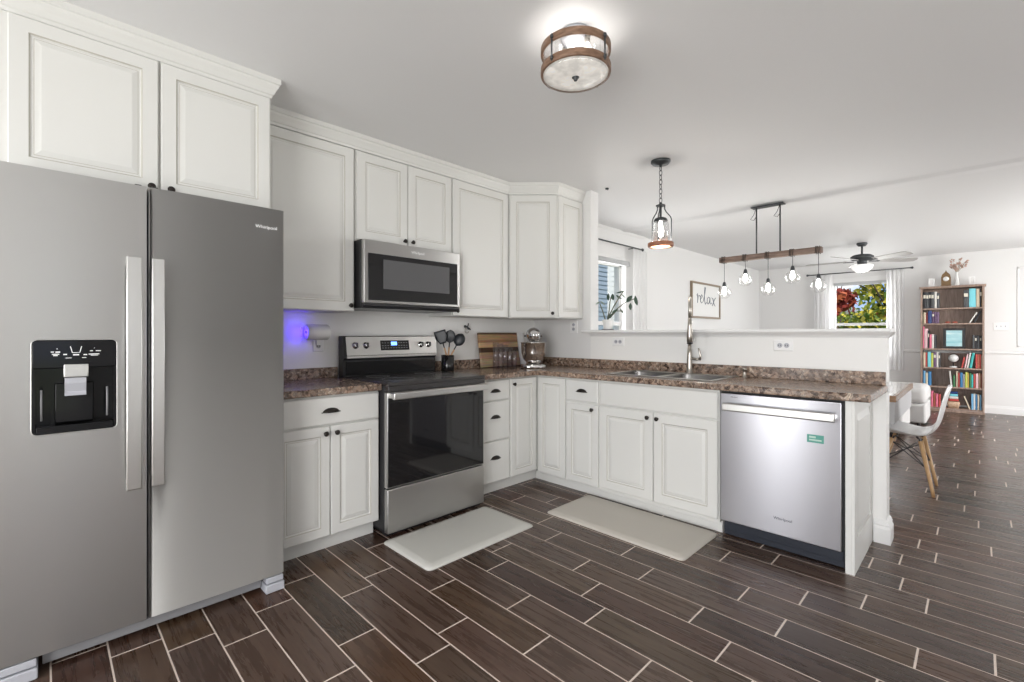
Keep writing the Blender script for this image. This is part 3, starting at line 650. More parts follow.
# back guard
g = G(); g.prism([(.036, .905), (.100, .924), (.100, 1.03), (.118, 1.045), (.118, 1.065), (.095, 1.188), (.085, 1.196), (.036, 1.196)], 'y', RY0, RY1); bgd = g.build('backguard', 'black', t)
sl = Vector((-.023, 0, .123)).normalized(); nn = Vector((.123, 0, .023)).normalized()
Bk = lambda y, s_, o_: Vector((.1185, y, 1.062))+sl*s_+nn*o_
g = G()
pl = [(RY0+.020, -.0), (RY1-.0005, 0), (RY1-.0005, .130), (RY0+.020, .130)]
g.loft([[Bk(y, s_, .0005) for y, s_ in pl], [Bk(y, s_, .005) for y, s_ in pl]], True, True, True, 0, False); g.box(.101, .124, RY0+.020, RY1-.0005, 1.042, 1.060, .003); g.build('control_panel', 'steel_l', bgd)
g = G(); g.prism([(.1005, .930), (.106, .930), (.112, 1.020), (.1005, 1.02)], 'y', RY0+.02, RY1-.005); g.build('vent_band', 'blackgl', bgd)
for yy in (1.500, 1.580, 2.030, 2.098):
    g = G(); c0 = Bk(yy, .068, .006)
    g.tube([c0, c0+nn*.004, c0+nn*.005, c0+nn*.022, c0+nn*.024], [.024, .024, .019, .017, .014], 20); kn = g.build('control_knob', 'chrome', bgd)
    g = G(); c1 = c0+nn*.0245; g.box(-.001, .008, -.0035, .0035, -.016, .016, .001, T=Matrix.Translation(c1)); g.build('knob_grip', 'black', kn)
g = G(); pl = [(1.690, .030), (1.925, .030), (1.925, .102), (1.690, .102)]
g.loft([[Bk(y, s_, .0055) for y, s_ in pl], [Bk(y, s_, .0075) for y, s_ in pl]], True, True, True, 0, False); dsp = g.build('display', 'blackgl', bgd)
g = G(); pl = [(1.775, .066), (1.822, .066), (1.822, .092), (1.775, .092)]
g.loft([[Bk(y, s_, .0078) for y, s_ in pl], [Bk(y, s_, .0086) for y, s_ in pl]], True, True, True, 0, False); g.build('clock_digits', 'bluedisp', dsp)
g = G()
for i in range(10):
    for s_ in (.045, .062, .082):
        y = 1.70+i*.022
        if 1.77 < y < 1.83 and s_ > .05: continue
        p = [(y, s_), (y+.012, s_), (y+.012, s_+.004), (y, s_+.004)]; g.loft([[Bk(a, b_, .0078) for a, b_ in p], [Bk(a, b_, .0084) for a, b_ in p]], True, True, True, 0, False)
g.build('touch_keys', 'greyp', dsp)

# ------------------------------------------------------------------ microwave
t = thing('microwave', 'stainless over-the-range microwave with dark glass door', 'microwave', (.2, 1.79, 1.39))
g = G(); g.box(.015, .385, 1.4005, 2.1655, 1.375, 1.809, .003); g.build('body', 'black', t)
g = G(); g.box(.386, .420, 1.402, 2.168, 1.405, 1.806, .006); md = g.build('door', 'steel', t)
g = G(); g.box(.4202, .424, 1.430, 2.140, 1.425, 1.722, .002); gw = g.build('glass_front', 'blackgl', md)
g = G(); g.box(.4242, .4250, 1.535, 2.065, 1.500, 1.690, .0003); g.build('window_screen', mat('mesh_screen', (.11, .11, .115), .12), gw)
g = G(); g.prism([(.388, 1.378), (.418, 1.392), (.418, 1.403), (.388, 1.403)], 'y', 1.404, 2.164); g.build('vent_grille', 'blackm', t)
g = G(); text_into(g, 'Whirlpool', .025, Matrix.Translation((.4206, 1.80, 1.762)) @ FX, .001); g.build('brand_lettering', 'logo', md)

# ------------------------------------------------------------------ dishwasher
t = thing('dishwasher', 'stainless dishwasher with bar handle at the end of the peninsula', 'dishwasher', (2.34, 3.1, 0))
g = G(); g.box(2.036, 2.650, 2.89, 3.40, .10, .868); g.build('tub', 'blackm', t)
g = G(); g.box(2.040, 2.642, 2.848, 2.888, .102, .862, .005); dd = g.build('door', 'steel_dw', t)
g = G(); g.box(2.066, 2.622, 2.798, 2.818, .762, .808, .007, seg=3)
for xx in (2.068, 2.592): g.box(xx, xx+.028, 2.810, 2.8475, .776, .802, .004)
g.build('bar_handle', 'steel_l', dd)
g = G(); g.box(2.490, 2.566, 2.8466, 2.8478, .640, .682); stk = g.build('sticker', mat('teal_sticker', (.10, .33, .27), .3), dd)
g = G(); g.box(2.500, 2.556, 2.8458, 2.8464, .650, .658); g.box(2.500, 2.530, 2.8458, 2.8464, .664, .674); g.build('sticker_print', mat('pale_print', (.45, .62, .55), .4), stk)
g = G(); text_into(g, 'Whirlpool', .022, Matrix.Translation((2.375, 2.8475, .195)) @ FYm, .001); g.build('brand_lettering', 'logod', dd)
g = G(); text_into(g, 'Whirlpool', .009, Matrix.Translation((2.12, 2.8475, .840)) @ FYm, .001); g.build('small_lettering', 'logod', dd)
g = G(); g.box(2.045, 2.645, 2.905, 2.925, .006, .10); g.box(2.055, 2.64, 2.895, 2.905, .04, .09, .002); g.build('toe_kick', mat('blue_black_plastic', (.02, .024, .035), .45), t)

# ------------------------------------------------------------------ floor mats
def floor_mat(x0, x1, y0, y1, label, m):
    g = G(); rings = []
    for i, z in ((0, .0005), (0, .004), (.012, .012), (.035, .019), (.045, .020)):
        rings.append(rrect(x0+i, x1-i, y0+i, y1-i, z, max(.030-i*.4, .012)))
    g.loft(rings, True, True, True); tag(g.build('kitchen_mat', m), label, 'floor mat')
floor_mat(.690, 1.158, 1.375, 2.175, 'pale grey cushioned mat on the floor in front of the range', 'mat')
floor_mat(1.062, 2.025, 2.390, 2.872, 'taupe grey cushioned mat on the floor in front of the sink cabinet', 'mat2')

# ------------------------------------------------------------------ wall plates
def plate(name, label, c, axis, w, h, kind):
    """axis: face normal '+x' or '-y'"""
    t = thing(name, label, 'outlet' if kind == 'outlet' else 'switch', c)
    u, nrm = ((0, 1, 0), (1, 0, 0)) if axis == '+x' else ((1, 0, 0), (0, -1, 0))
    F = mapper(c, u, nrm); g = G()
    rs = [[F(-w/2+i, -h/2+i, d), F(w/2-i, -h/2+i, d), F(w/2-i, h/2-i, d), F(-w/2+i, h/2-i, d)] for i, d in ((0, .0005), (0, .003), (.004, .006), (.006, .006))]
    g.loft(rs, True, True, True, 0, False); g.build('cover_plate', 'white', t)
    hor = w > h; n = 2 if kind == 'outlet' else max(1, round(w/.05))
    for i in range(n):
        a = ((i-(n-1)/2)*(.040 if kind == 'outlet' else .046)) if hor else 0; b_ = 0 if hor else (i-(n-1)/2)*.04
        if kind == 'outlet':
            g = G(); g.tube([F(a, b_, .0062), F(a, b_, .008)], .016, 16); so = g.build('socket', 'greyl', t)
            g = G()
            for q in (-.006, .006):
                pp = [(a+q-.0015, b_-.005), (a+q+.0015, b_-.005), (a+q+.0015, b_+.005), (a+q-.0015, b_+.005)]
                g.loft([[F(x, y, .0082) for x, y in pp], [F(x, y, .0088) for x, y in pp]], True, True, True, 0, False)
            g.build('slot', 'black', so)
        else:
            g = G(); pp = [(a-.005, b_-.012), (a+.005, b_-.012), (a+.005, b_+.012), (a-.005, b_+.012)]
            g.loft([[F(x, y, .0062) for x, y in pp], [F(x, y, .013) for x, y in pp]], True, True, True, 0, False); g.build('toggle', 'greyl', t)
    return t
plate('wall_outlet', 'white outlet plate on the kitchen wall right of the stand mixer', (.505, 3.430, 1.275), '-y', .085, .115, 'outlet')
plate('wall_outlet', 'white sideways outlet plate on the half wall left of the faucet', (.975, 3.430, 1.145), '-y', .115, .072, 'outlet')
plate('wall_outlet', 'white sideways outlet plate on the half wall above the dishwasher', (2.225, 3.430, 1.135), '-y', .115, .072, 'outlet')
plate('light_switch', 'white triple toggle switch plate on the back wall right of the bookshelf', (3.375, BY, 1.325), '-y', .165, .115, 'switch')
plate('wall_outlet', 'white outlet plate under the blue-lit night light', (.0125, 1.285, 1.150), '+x', .072, .115, 'outlet')

# night light device with blue LEDs
t = thing('plug_in_light', 'white plug-in cylinder on the wall glowing blue to its left', 'night light', (.05, 1.25, 1.17))
g = G(); g.lathe([(.001, 0), (.046, 0), (.050, .004), (.050, .136), (.044, .142), (.001, .142)], (.078, 1.182, 1.222), 24, axis='y'); hs = g.build('housing', 'whitec', t)
g = G(); g.box(.0195, .036, 1.265, 1.305, 1.135, 1.190, .003); g.build('plug', 'white', t)
g = G(); g.lathe([(.001, -.004), (.008, -.004), (.010, -.0005), (.001, 0)], (.078, 1.1825, 1.222), 14, axis='y'); g.build('side_button', 'black', hs)
g = G(); g.box(.0135, .022, 1.172, 1.180, 1.190, 1.254, .002); g.build('led_strip', 'bluelight', t)
point('night_light_glow', (.075, 1.150, 1.222), .34, .02, (.075, .025, 1))

# wall hook with ring
t = thing('wall_hook', 'small dark metal hook with a ring on the wall above the utensil crock', 'hook', (.015, 2.545, 1.240))
g = G(); g.lathe([(.012, 0), (.012, .006), (.008, .01)], (.0128, 2.545, 1.275), 12, axis='x'); g.tube([(.02, 2.545, 1.275), (.045, 2.545, 1.270), (.05, 2.550, 1.285), (.048, 2.555, 1.300)], .005, 8); g.tube([(.03, 2.535, 1.280), (.035, 2.570, 1.255), (.035, 2.590, 1.248)], [.007, .010, .004], 8); g.build('hook_body', 'iron', t)
g = G(); g.tube([(.035, 2.550+.022*math.cos(2*PI*k/20), 1.242+.024*math.sin(2*PI*k/20)) for k in range(20)], .003, 6, closed=True); g.build('ring', 'nickel', t)

# utensil crock and utensils
UX, UY = .135, 2.268
t = thing('utensil_crock', 'black cylindrical utensil crock on the counter right of the range', 'crock', (UX, UY, CT1))
g = G(); g.lathe([(.001, 0), (.050, 0), (.052, .003), (.052, .128), (.049, .128), (.048, .008), (.001, .008)], (UX, UY, CT1+.0005), 28, cap0=True); g.build('crock_body', 'blackgl', t)
def utensil(name, label, base, top, head):
    t = thing(name, label, 'utensil', base); A, B = Vector(base), Vector(top); d = (B-A)
    g = G(); g.tube([A, A+d*.3, A+d*.56], [.006, .007, .007], 10); g.build('handle', 'utenw', t)
    g = G(); p1 = A+d*.56; g.tube([p1, A+d*.68], [.005, .005], 8)
    ax = d.normalized(); side = Vector((1, 1, 0)).normalized(); side = (side-ax*side.dot(ax)).normalized(); nrm = ax.cross(side)
    c = A+d*.84; L = d.length*.165
    rings = []
    for i in range(9):
        f = i/8; 
        if head == 'spatula': w = .026+.022*min(1, f*2.2); th = .003; dish = 0
        elif head == 'spoon': w = .043*math.sqrt(max(0.02, 1-(2*f-1)**2)); th = .004; dish = .010*(1-(2*f-1)**2)
        else: w = .045*math.sqrt(max(.02, 1-(2*f-1)**2)); th = .016*math.sqrt(max(.02, 1-(2*f-1)**2)); dish = 0
        cc = c+ax*L*(2*f-1)+nrm*dish
        rings.append([cc+side*w*math.cos(2*PI*k/14)+nrm*th*math.sin(2*PI*k/14) for k in range(14)])
    g.loft(rings); g.build('head', 'nylon', t)
CP = lambda u, v, d: (3.13-d*.70710678*(1-(u-512)/466), d*.70710678*(1+(u-512)/466), 1.21-d*(v-334)/466)
utensil('spatula', 'black square-ended spatula leaning left in the crock', (UX+.005, UY+.026, CT1+.012), CP(439.5, 331, 3.73), 'spatula')
utensil('serving_spoon', 'black serving spoon standing in the middle of the crock', (UX-.012, UY+.006, CT1+.012), CP(450.5, 330, 3.76), 'spoon')
utensil('ladle', 'black ladle leaning right in the crock', (UX-.012, UY-.034, CT1+.012), CP(462.5, 334, 3.74), 'ladle')

# cutting board leaning on the wall
g = G(); g.box(0, .022, 0, .475, 0, .305, .004); o = g.build('cutting_board', 'board', origin=(0, 0, 0)); o.matrix_world = Matrix.Translation((.088, 2.655, CT1+.004)) @ Matrix.Rotation(math.radians(-9), 4, 'Y')
tag(o, 'striped dark and light wood cutting board leaning on the wall', 'cutting board')
g = G(); g.box(0, .014, 0, .075, 0, .315, .004); o = g.build('cutting_board', 'white', origin=(0, 0, 0)); o.matrix_world = Matrix.Translation((.100, 3.142, CT1+.004)) @ Matrix.Rotation(math.radians(-10), 4, 'Y')
tag(o, 'narrow white cutting board leaning on the wall between the wooden board and the mixer', 'cutting board')
# clear cylinders stepping down
hs_ = [.225, .214, .200, .180, .150]
hw = ['tallest', 'second tallest', 'middle', 'second shortest', 'shortest']
for i, h in enumerate(hs_):
    g = G(); cx, cy = .245, 2.690+.0555*i; r = .026
    g.lathe([(.001, 0), (r, 0), (r, h), (r-.003, h), (r-.003, .006), (.001, .006)], (cx, cy, CT1+.0006), 20)
    tag(g.build('glass_canister', 'acry'), f'{hw[i]} of five clear cylinders stepping down before the cutting board', 'canister', 'clear cylinders by the cutting board')

# stand mixer (facing the camera)
mx0 = Vector((.330, 3.064, CT1+.0006))
t = thing('stand_mixer', 'chrome stand mixer with steel bowl in the counter corner', 'stand mixer', tuple(mx0), PI/4)
# local: +x to the right of the photo's view, -y toward camera
t.scale = (1.07, 1.07, 1.09)
def L(g, name, m): return g.build(name, m, t, local=True)
g = G(); g.loft([[(p[0], p[1], z) for p in rrect(-.10+i, .10-i, -.17+i, .13-i, 0, .06, 6)] for i, z in ((0, 0), (0, .018), (.008, .028), (.02, .032))]); base_ = L(g, 'base', 'chrome')
g = G(); g.loft([rrect(-.055+i, .055-i, .05+j, .125-i, z, .03, 4) for i, j, z in ((0, -.02, .026), (.008, 0, .08), (.012, .01, .17), (.008, 0, .225))]); L(g, 'column', 'chrome')
g = G(); g.lathe([(.002, -.185), (.030, -.183), (.046, -.165), (.054, -.13), (.058, -.06), (.058, .04), (.050, .10), (.030, .135), (.002, .14)], (0, 0, .262), 28, axis='y'); hd = L(g, 'motor_head', 'chrome')
g = G(); g.lathe([(.0585, -.075), (.0600, -.072), (.0600, -.058), (.0585, -.055)], (0, 0, .262), 28, axis='y'); L(g, 'trim_band', 'greyp')
g = G(); g.lathe([(.001, -.002), (.016, -.002), (.018, .014), (.001, .016)], (0, -.199, .262), 18, axis='y'); L(g, 'attachment_knob', 'chrome')
for sx_ in (-1, 1):
    g = G(); g.lathe([(.001, 0), (.006, 0), (.009, .010), (.001, .014)] if sx_ > 0 else [(.001, -.014), (.009, -.010), (.006, 0), (.001, 0)], (sx_*.060, -.02, .255), 12, axis='x'); L(g, 'side_knob', 'black')
g = G(); g.lathe([(.022, -.035), (.022, 0)], (0, -.09, .214), 16); g.lathe([(.006, -.07), (.006, -.03)], (0, -.09, .214), 10); L(g, 'beater_shaft', 'chrome')
g = G(); g.lathe([(.040, 0), (.052, .006), (.085, .04), (.098, .09), (.100, .165), (.104, .168), (.104, .172), (.098, .170), (.095, .09), (.08, .04), (.04, .01)], (0, -.085, .034), 32, cap0=True, cap1=True); bw = L(g, 'bowl', mat('polished_steel', (.78, .75, .72), .07, 1))

# ------------------------------------------------------------------ ceiling fixtures
def lamp_flush(cx, cy):
    t = thing('ceiling_light', 'round flush-mount ceiling light with two wooden rings and seeded glass', 'ceiling light', (cx, cy, 2.33))
    g = G(); g.lathe([(.062, 2.4895), (.064, 2.470), (.058, 2.452), (.02, 2.448)], (cx, cy, 0), 28); g.build('canopy', 'greyl', t)
    for z0 in (2.395, 2.310):
        g = G(); g.lathe([(.138, z0), (.147, z0), (.148, z0+.003), (.148, z0+.026), (.147, z0+.029), (.138, z0+.029), (.138, z0)], (cx, cy, 0), 56, cap0=False, cap1=False); g.build('wood_ring', 'ringw', t)
    for k in range(4):
        g = G(); a = math.radians(-92+90*k); c, s_ = math.cos(a), math.sin(a)
        g.tube([(cx+.1505*c, cy+.1505*s_, 2.312), (cx+.1505*c, cy+.1505*s_, 2.420)], .0035, 8)
        for zz in (2.318, 2.404): g.lathe([(.001, 0), (.007, .0), (.007, .012), (.001, .013)], (cx+.1505*c, cy+.1505*s_, zz), 10)
        g.build('frame_rod', 'iron', t)
    g = G(); g.lathe([(.136, 2.428), (.136, 2.302), (.134, 2.302), (.134, 2.428)], (cx, cy, 0), 48, cap0=False, cap1=False); g.build('glass_drum', 'thin', t)
    g = G(); g.lathe([(.001, 2.318), (.137, 2.318), (.137, 2.312), (.10, 2.306), (.05, 2.302), (.001, 2.301)], (cx, cy, 0), 48); gd = g.build('glass_diffuser', 'seeded', t)
    g = G(); g.lathe([(.001, 2.284), (.007, 2.286), (.009, 2.292), (.006, 2.297), (.016, 2.299), (.001, 2.3005)], (cx, cy, 0), 18); g.build('finial', 'iron', t)
    for sx in (-.06, .06):
        g = G(); g.lathe([(.012, 2.447), (.013, 2.42)], (cx+sx, cy, 0), 12); g.build('socket', 'nickel', t)
        g = G(); g.lathe([(.009, 2.4195), (.016, 2.40), (.025, 2.378), (.022, 2.360), (.001, 2.352)], (cx+sx, cy, 0), 16); g.build('bulb', M.setdefault('bulb_soft', mat('soft_bulb', (1, 1, 1), .3, 0, .5, (1, .97, .92), 2.2)), t)
    point('ceiling_lamp_light', (cx, cy, 2.345), 2.2, .09, (1, .96, .91))
lamp_flush(1.921, 1.591)

def lantern(cx, cy):
    t = thing('pendant_lantern', 'hanging glass lantern on a chain above the sink counter', 'pendant light', (cx, cy, 1.86))
    g = G(); g.lathe([(.070, 2.4895), (.070, 2.478), (.058, 2.465), (.012, 2.458), (.008, 2.445)], (cx, cy, 0), 28); g.build('canopy', 'iron', t)
    g = G(); z = 2.452; k = 0
    while z > 2.180:
        pts = []
        for i in range(14):
            a = 2*PI*i/14; u = .0095*math.cos(a); v = .021*math.sin(a); pts.append((cx+(u if k % 2 else u*.25), cy+(u*.25 if k % 2 else u), z-.017+v))
        g.tube(pts, .0024, 6, closed=True); z -= .034; k += 1
    g.build('chain', 'iron', t)
    g = G(); g.lathe([(.034, 2.156), (.034, 2.163), (.012, 2.166), (.010, 2.180)], (cx, cy, 0), 24); g.tube([(cx, cy, 2.16), (cx, cy, 2.062)], .008, 10)
    for k in range(3):
        a = 2*PI*k/3+.8; c, s_ = math.cos(a), math.sin(a)
        g.tube([(cx+r*c, cy+r*s_, z) for r, z in ((.030, 2.16), (.030, 2.135), (.040, 2.115), (.072, 2.080), (.080, 2.06), (.080, 1.882), (.088, 1.852))], .0042, 8)
    g.build('cage', 'iron', t)
    g = G(); g.lathe([(.022, 2.072), (.044, 2.062), (.050, 2.045), (.046, 2.04), (.02, 2.04)], (cx, cy, 0), 24); g.build('socket_cap', 'iron', t)
    g = G(); g.lathe([(.050, 2.038), (.058, 2.02), (.058, 1.880), (.056, 1.880), (.056, 2.02), (.048, 2.038)], (cx, cy, 0), 32, cap0=False, cap1=False); g.build('glass_shade', 'thin', t)
    g = G(); g.lathe([(.070, 1.855), (.090, 1.855), (.092, 1.858), (.092, 1.881), (.090, 1.884), (.070, 1.884), (.070, 1.855)], (cx, cy, 0), 40, cap0=False, cap1=False); g.build('wood_ring', 'orangew', t)
    g = G(); g.lathe([(.012, 2.039), (.013, 2.02), (.018, 1.99), (.022, 1.965), (.018, 1.945), (.001, 1.938)], (cx, cy, 0), 18); g.build('bulb', 'bulb', t)
    point('pendant_lamp_light', (cx, cy, 1.91), 5, .03, (1, .94, .86))
lantern(1.470, 3.215)

def island_light():
    y = 5.03; xa, xb = 1.205, 2.122; zc = 1.985
    t = thing('linear_chandelier', 'wooden beam chandelier with five glass globe bulbs over the dining table', 'chandelier', (1.66, y, 1.6))
    g = G(); g.box(1.520, 1.812, y-.045, y+.045, 2.466, 2.4770, .003); g.build('ceiling_plate', 'iron', t)
    for x in (1.562, 1.774):
        g = G(); g.tube([(x, y, 2.467), (x, y, zc+.03)], .007, 10); g.tube([(x, y-.01, 2.467), (x-.02, y-.02, 2.40), (x-.05, y-.02, 2.36), (x-.02, y-.02, 2.345), (x, y-.008, 2.38)], .003, 6); g.build('rod', 'iron', t)
    g = G(); g.box(xa, xb, y-.03, y+.03, zc-.028, zc+.026, .004); bm_ = g.build('beam', 'barw', t)
    xs = [1.249, 1.457, 1.668, 1.881, 2.092]
    vs = [1.663, 1.778, 1.667, 1.769, 1.673]
    for i, (x, z) in enumerate(zip(xs, vs)):
        g = G()
        for q in (-.020, -.008, .008): 
            ring = [(x+q, y-.035, zc-.033), (x+q, y+.035, zc-.033), (x+q+.004, y+.035, zc+.031), (x+q+.004, y-.035, zc+.031)]; g.tube(ring, .003, 6, closed=True)
        g.build('rope_wrap', 'bronze', bm_)
        g = G(); g.tube([(x, y, zc-.030), (x, y, z+.085)], .0026, 6); cd = g.build('cord', 'iron', t)
        g = G(); g.lathe([(.008, z+.092), (.014, z+.085), (.019, z+.060), (.021, z+.045), (.018, z+.044)], (x, y, 0), 18); g.build('socket', 'iron', t)
        g = G(); pr = [(.020, z+.048)]+[(max(.020, .068*math.sin(a)), z-.018+.066*math.cos(a)) for a in [PI*(.12+.80*k/12) for k in range(13)]]
        g.lathe(pr, (x, y, 0), 24, cap0=False, cap1=False); g.build('glass_globe', 'thin', t)
        g = G(); g.lathe([(.010, z+.043), (.014, z+.030), (.022, z-.002), (.023, z-.012), (.016, z-.026), (.001, z-.032)], (x, y, 0), 18); g.build('bulb', 'bulb', t)
        point('chandelier_light', (x, y, z-.045), 3.0, .03, (1, .96, .9))
island_light()

def ceiling_fan(cx, cy):
    t = thing('ceiling_fan', 'dark grey ceiling fan with a white glass bowl light in the living room', 'ceiling fan', (cx, cy, 2.1))
    g = G(); g.lathe([(.062, 2.4895), (.066, 2.475), (.045, 2.445), (.015, 2.44)], (cx, cy, 0), 24); g.build('canopy', 'iron', t)
    g = G(); g.lathe([(.013, 2.445), (.013, 2.33)], (cx, cy, 0), 12); g.build('downrod', 'iron', t)
    g = G(); g.lathe([(.02, 2.335), (.10, 2.322), (.135, 2.300), (.138, 2.268), (.11, 2.248), (.06, 2.240), (.055, 2.19), (.065, 2.185)], (cx, cy, 0), 32); g.build('motor_housing', 'iron', t)
    g = G(); g.lathe([(.055, 2.183), (.125, 2.180), (.130, 2.168), (.115, 2.125), (.07, 2.088), (.001, 2.078)], (cx, cy, 0), 32); bw = g.build('glass_bowl', 'bulbs', t)
    g = G(); g.lathe([(.012, 2.077), (.010, 2.066), (.001, 2.060)], (cx, cy, 0), 12); g.build('finial', 'iron', bw)
    for k in range(5):
        a = 2*PI*k/5+math.radians(36); T_ = Matrix.Translation((cx, cy, 2.232)) @ Matrix.Rotation(a, 4, 'Z') @ Matrix.Rotation(math.radians(-13), 4, 'X')
        g = G(); g.box(.09, .22, -.018, .018, -.004, .004, .003, T=T_); br = g.build('blade_arm', 'iron', t)
        pts = [(.19, -.050), (.62, -.068), (.672, -.055), (.690, 0), (.672, .055), (.62, .068), (.19, .050)]
        g = G(); g.prism(pts, 'z', .005, .012); g.xf(T_); g.build('blade', mat('fan_blade', (.42, .41, .40), .35) if k == 0 else bpy.data.materials['fan_blade'], t)
    point('fan_lamp_light', (cx, cy, 2.04), 3, .08, (1, .96, .9))
ceiling_fan(1.976, 8.116)
g = G(); g.lathe([(.016, CZ-.002), (.014, CZ-.012), (.004, CZ-.014)], (.83, 3.478, 0), 14); g.tube([(.83, 3.478, CZ-.012), (.845, 3.47, CZ-.022), (.85, 3.468, CZ-.012)], .003, 6); tag(g.build('ceiling_hook', 'iron', origin=(.83, 3.478, CZ)), 'tiny dark hook screwed into the ceiling beside the corner cabinet', 'hook')

# ------------------------------------------------------------------ curtains, rods
def curtain(name, label, axis, a0, a1, pos, z0, z1, folds):
    g = G(); n = folds*8; rings = []
    for z in (z0, z0+.02, (z0+z1)/2, z1-.03, z1):
        row = []
        for i in range(n+1):
            a = a0+(a1-a0)*i/n; d = .016*math.sin(2*PI*i/8)*(1 if z < z1-.01 else .7)
            row.append((pos+d, a, z) if axis == 'x' else (a, pos+d, z))
        rings.append(row)
    g.loft(rings, False, False, False); bmesh.ops.solidify(g.b, geom=g.b.faces[:], thickness=.004)
    tag(g.build(name, 'curtain'), label, 'curtain')
def rod(label, p0, p1, br, n_):
    t = thing('curtain_rod', label, 'curtain rod', p0); A, B = Vector(p0), Vector(p1)
    g = G(); g.tube([A, B], .009, 12); g.build('pole', 'iron', t); d = (B-A).normalized()
    for P, s_ in ((A, -1), (B, 1)):
        g = G(); g.tube([P+d*s_*q for q in (0, .006, .014, .03, .045, .05)], [.010, .013, .012, .02, .018, .006], 14); g.build('finial', 'iron', t)
    for f in br:
        g = G(); q = A+(B-A)*f; w = q+Vector(n_); g.tube([q, w], .006, 8); g.build('bracket', 'iron', t)
rod('dark rod above the left window by the houseplant', (.095, 3.90, 2.285), (.095, 5.36, 2.285), (.12, .9), (-.094, 0, 0))
rod('long dark rod above the far window with the tree view', (.90, BY-.10, 2.305), (2.330, BY-.10, 2.305), (.08, .92), (0, .099, 0))
curtain('curtain', 'white curtain on the right side of the left window', 'x', 5.16, 5.50, .095, .04, 2.272, 4)
curtain('curtain', 'white curtain left of the far window', 'y', .98, 1.26, BY-.10, .62, 2.292, 4)
curtain('curtain', 'white curtain right of the far window beside the bookshelf', 'y', 2.03, 2.255, BY-.10, .60, 2.292, 4)
g = G()
for i in range(4): g.box(.002, .05-.004*i, 4.36, 5.18, 2.055+.016*i, 2.068+.016*i, .002)
tag(g.build('window_shade', mat('grey_shade', (.50, .51, .52), .7)), 'grey raised shade bunched at the top of the left window', 'window shade')
g = G()
for i in range(3): g.box(WB[0]+.01, WB[1]-.01, BY+.004, BY+.03, 2.08+.02*i, 2.097+.02*i, .002)
tag(g.build('window_shade', bpy.data.materials['grey_shade']), 'grey raised shade at the top of the far window', 'window shade')

# framed script print on the left wall
t = thing('framed_print', 'white framed print with handwritten word on the left dining wall', 'picture', (.02, 7.6, 1.46))
g = G(); y0, y1, z0, z1 = 7.00, 8.12, 1.46, 2.03; fw = .03
for a, b_, c, d_ in ((y0, y1, z0, z0+fw), (y0, y1, z1-fw, z1), (y0, y0+fw, z0+fw, z1-fw), (y1-fw, y1, z0+fw, z1-fw)): g.box(.001, .034, a, b_, c, d_, .003)
g.build('frame', 'framew', t)
g = G(); g.box(.002, .016, y0+fw, y1-fw, z0+fw, z1-fw); pp = g.build('print', 'paper', t)
g = G()
def stroke(pts, w=.008): g.tube([(.0175, y0+.20+p[0]*.80, z0+.20+p[1]*.34) for p in pts], w, 6, flat=.3)
stroke([(0, .45), (.03, .55), (.04, .30), (.03, .12), (.06, .42), (.12, .48), (.15, .40)])
stroke([(.15, .28), (.22, .36), (.26, .46), (.22, .52), (.17, .40), (.17, .20), (.22, .12), (.30, .22)])
stroke([(.30, .22), (.38, .60), (.41, .86), (.38, .90), (.36, .70), (.36, .30), (.40, .08), (.46, .18)])
stroke([(.62, .40), (.56, .46), (.50, .36), (.49, .18), (.54, .10), (.60, .22), (.63, .42), (.63, .16), (.68, .12), (.72, .2)])
stroke([(.72, .44), (.78, .38), (.84, .12), (.90, .04)]); stroke([(.92, .46), (.84, .30), (.74, .04)])
g.build('handwriting', 'ink', pp)

# ------------------------------------------------------------------ houseplant on the ledge
t = thing('potted_plant', 'houseplant with dusty green leaves in a white pot on the half wall ledge', 'houseplant', (.83, 3.48, 1.2435))
px, py, pz = .835, 3.485, 1.2436
g = G(); g.lathe([(.001, 0), (.034, 0), (.036, .003), (.049, .085), (.051, .088), (.046, .088), (.040, .070), (.001, .070)], (px, py, pz+.004), 24); g.build('pot', 'whitec', t)
g = G(); g.lathe([(.001, 0), (.050, 0), (.056, .010), (.052, .010), (.046, .004), (.001, .004)], (px, py, pz), 24); g.build('saucer', 'greyp', t)
PW = lambda u, v, y=3.485: Vector((3.13-((y/.70710678)/(1+(u-512)/466))*.70710678*(1-(u-512)/466), y, 1.21-(v-334)/466*((y/.70710678)/(1+(u-512)/466))))
g = G()
st = [[(606, 322), (612, 314), (618, 308), (626, 302), (634, 299)], [(607, 322), (609, 312), (610, 302), (611, 297)], [(606, 322), (603, 312), (600, 304)], [(607, 320), (614, 306), (620, 296), (624, 291)], [(610, 318), (616, 311), (623, 311)]]
for i, s_ in enumerate(st): g.tube([PW(u, v, 3.485-.012*i*(k/4)) for k, (u, v) in enumerate(s_)], [.0055, .005, .0045, .004, .003][:len(s_)], 6)
g.build('stems', 'stem', t)
def leaf(u, v, ln, w, ang, y, m):
    c = PW(u, v, y); g = G(); sx = Vector((s2, s2, 0)); up = Vector((0, 0, 1)); nr = Vector((s2, -s2, 0))
    d = sx*math.cos(ang)+up*math.sin(ang); e = -sx*math.sin(ang)+up*math.cos(ang); rows = []
    for i in range(7):
        f = i/6; ww = w/2*math.sin(PI*min(.98, max(.02, f)))**.7; cc = c+d*ln*(f-.5)-nr*.012*math.sin(PI*f)
        rows.append([cc-e*ww-nr*.004, cc, cc+e*ww-nr*.004])
    g.loft(rows, False, False, False); bmesh.ops.solidify(g.b, geom=g.b.faces[:], thickness=.0012); g.build('leaf', m, t)
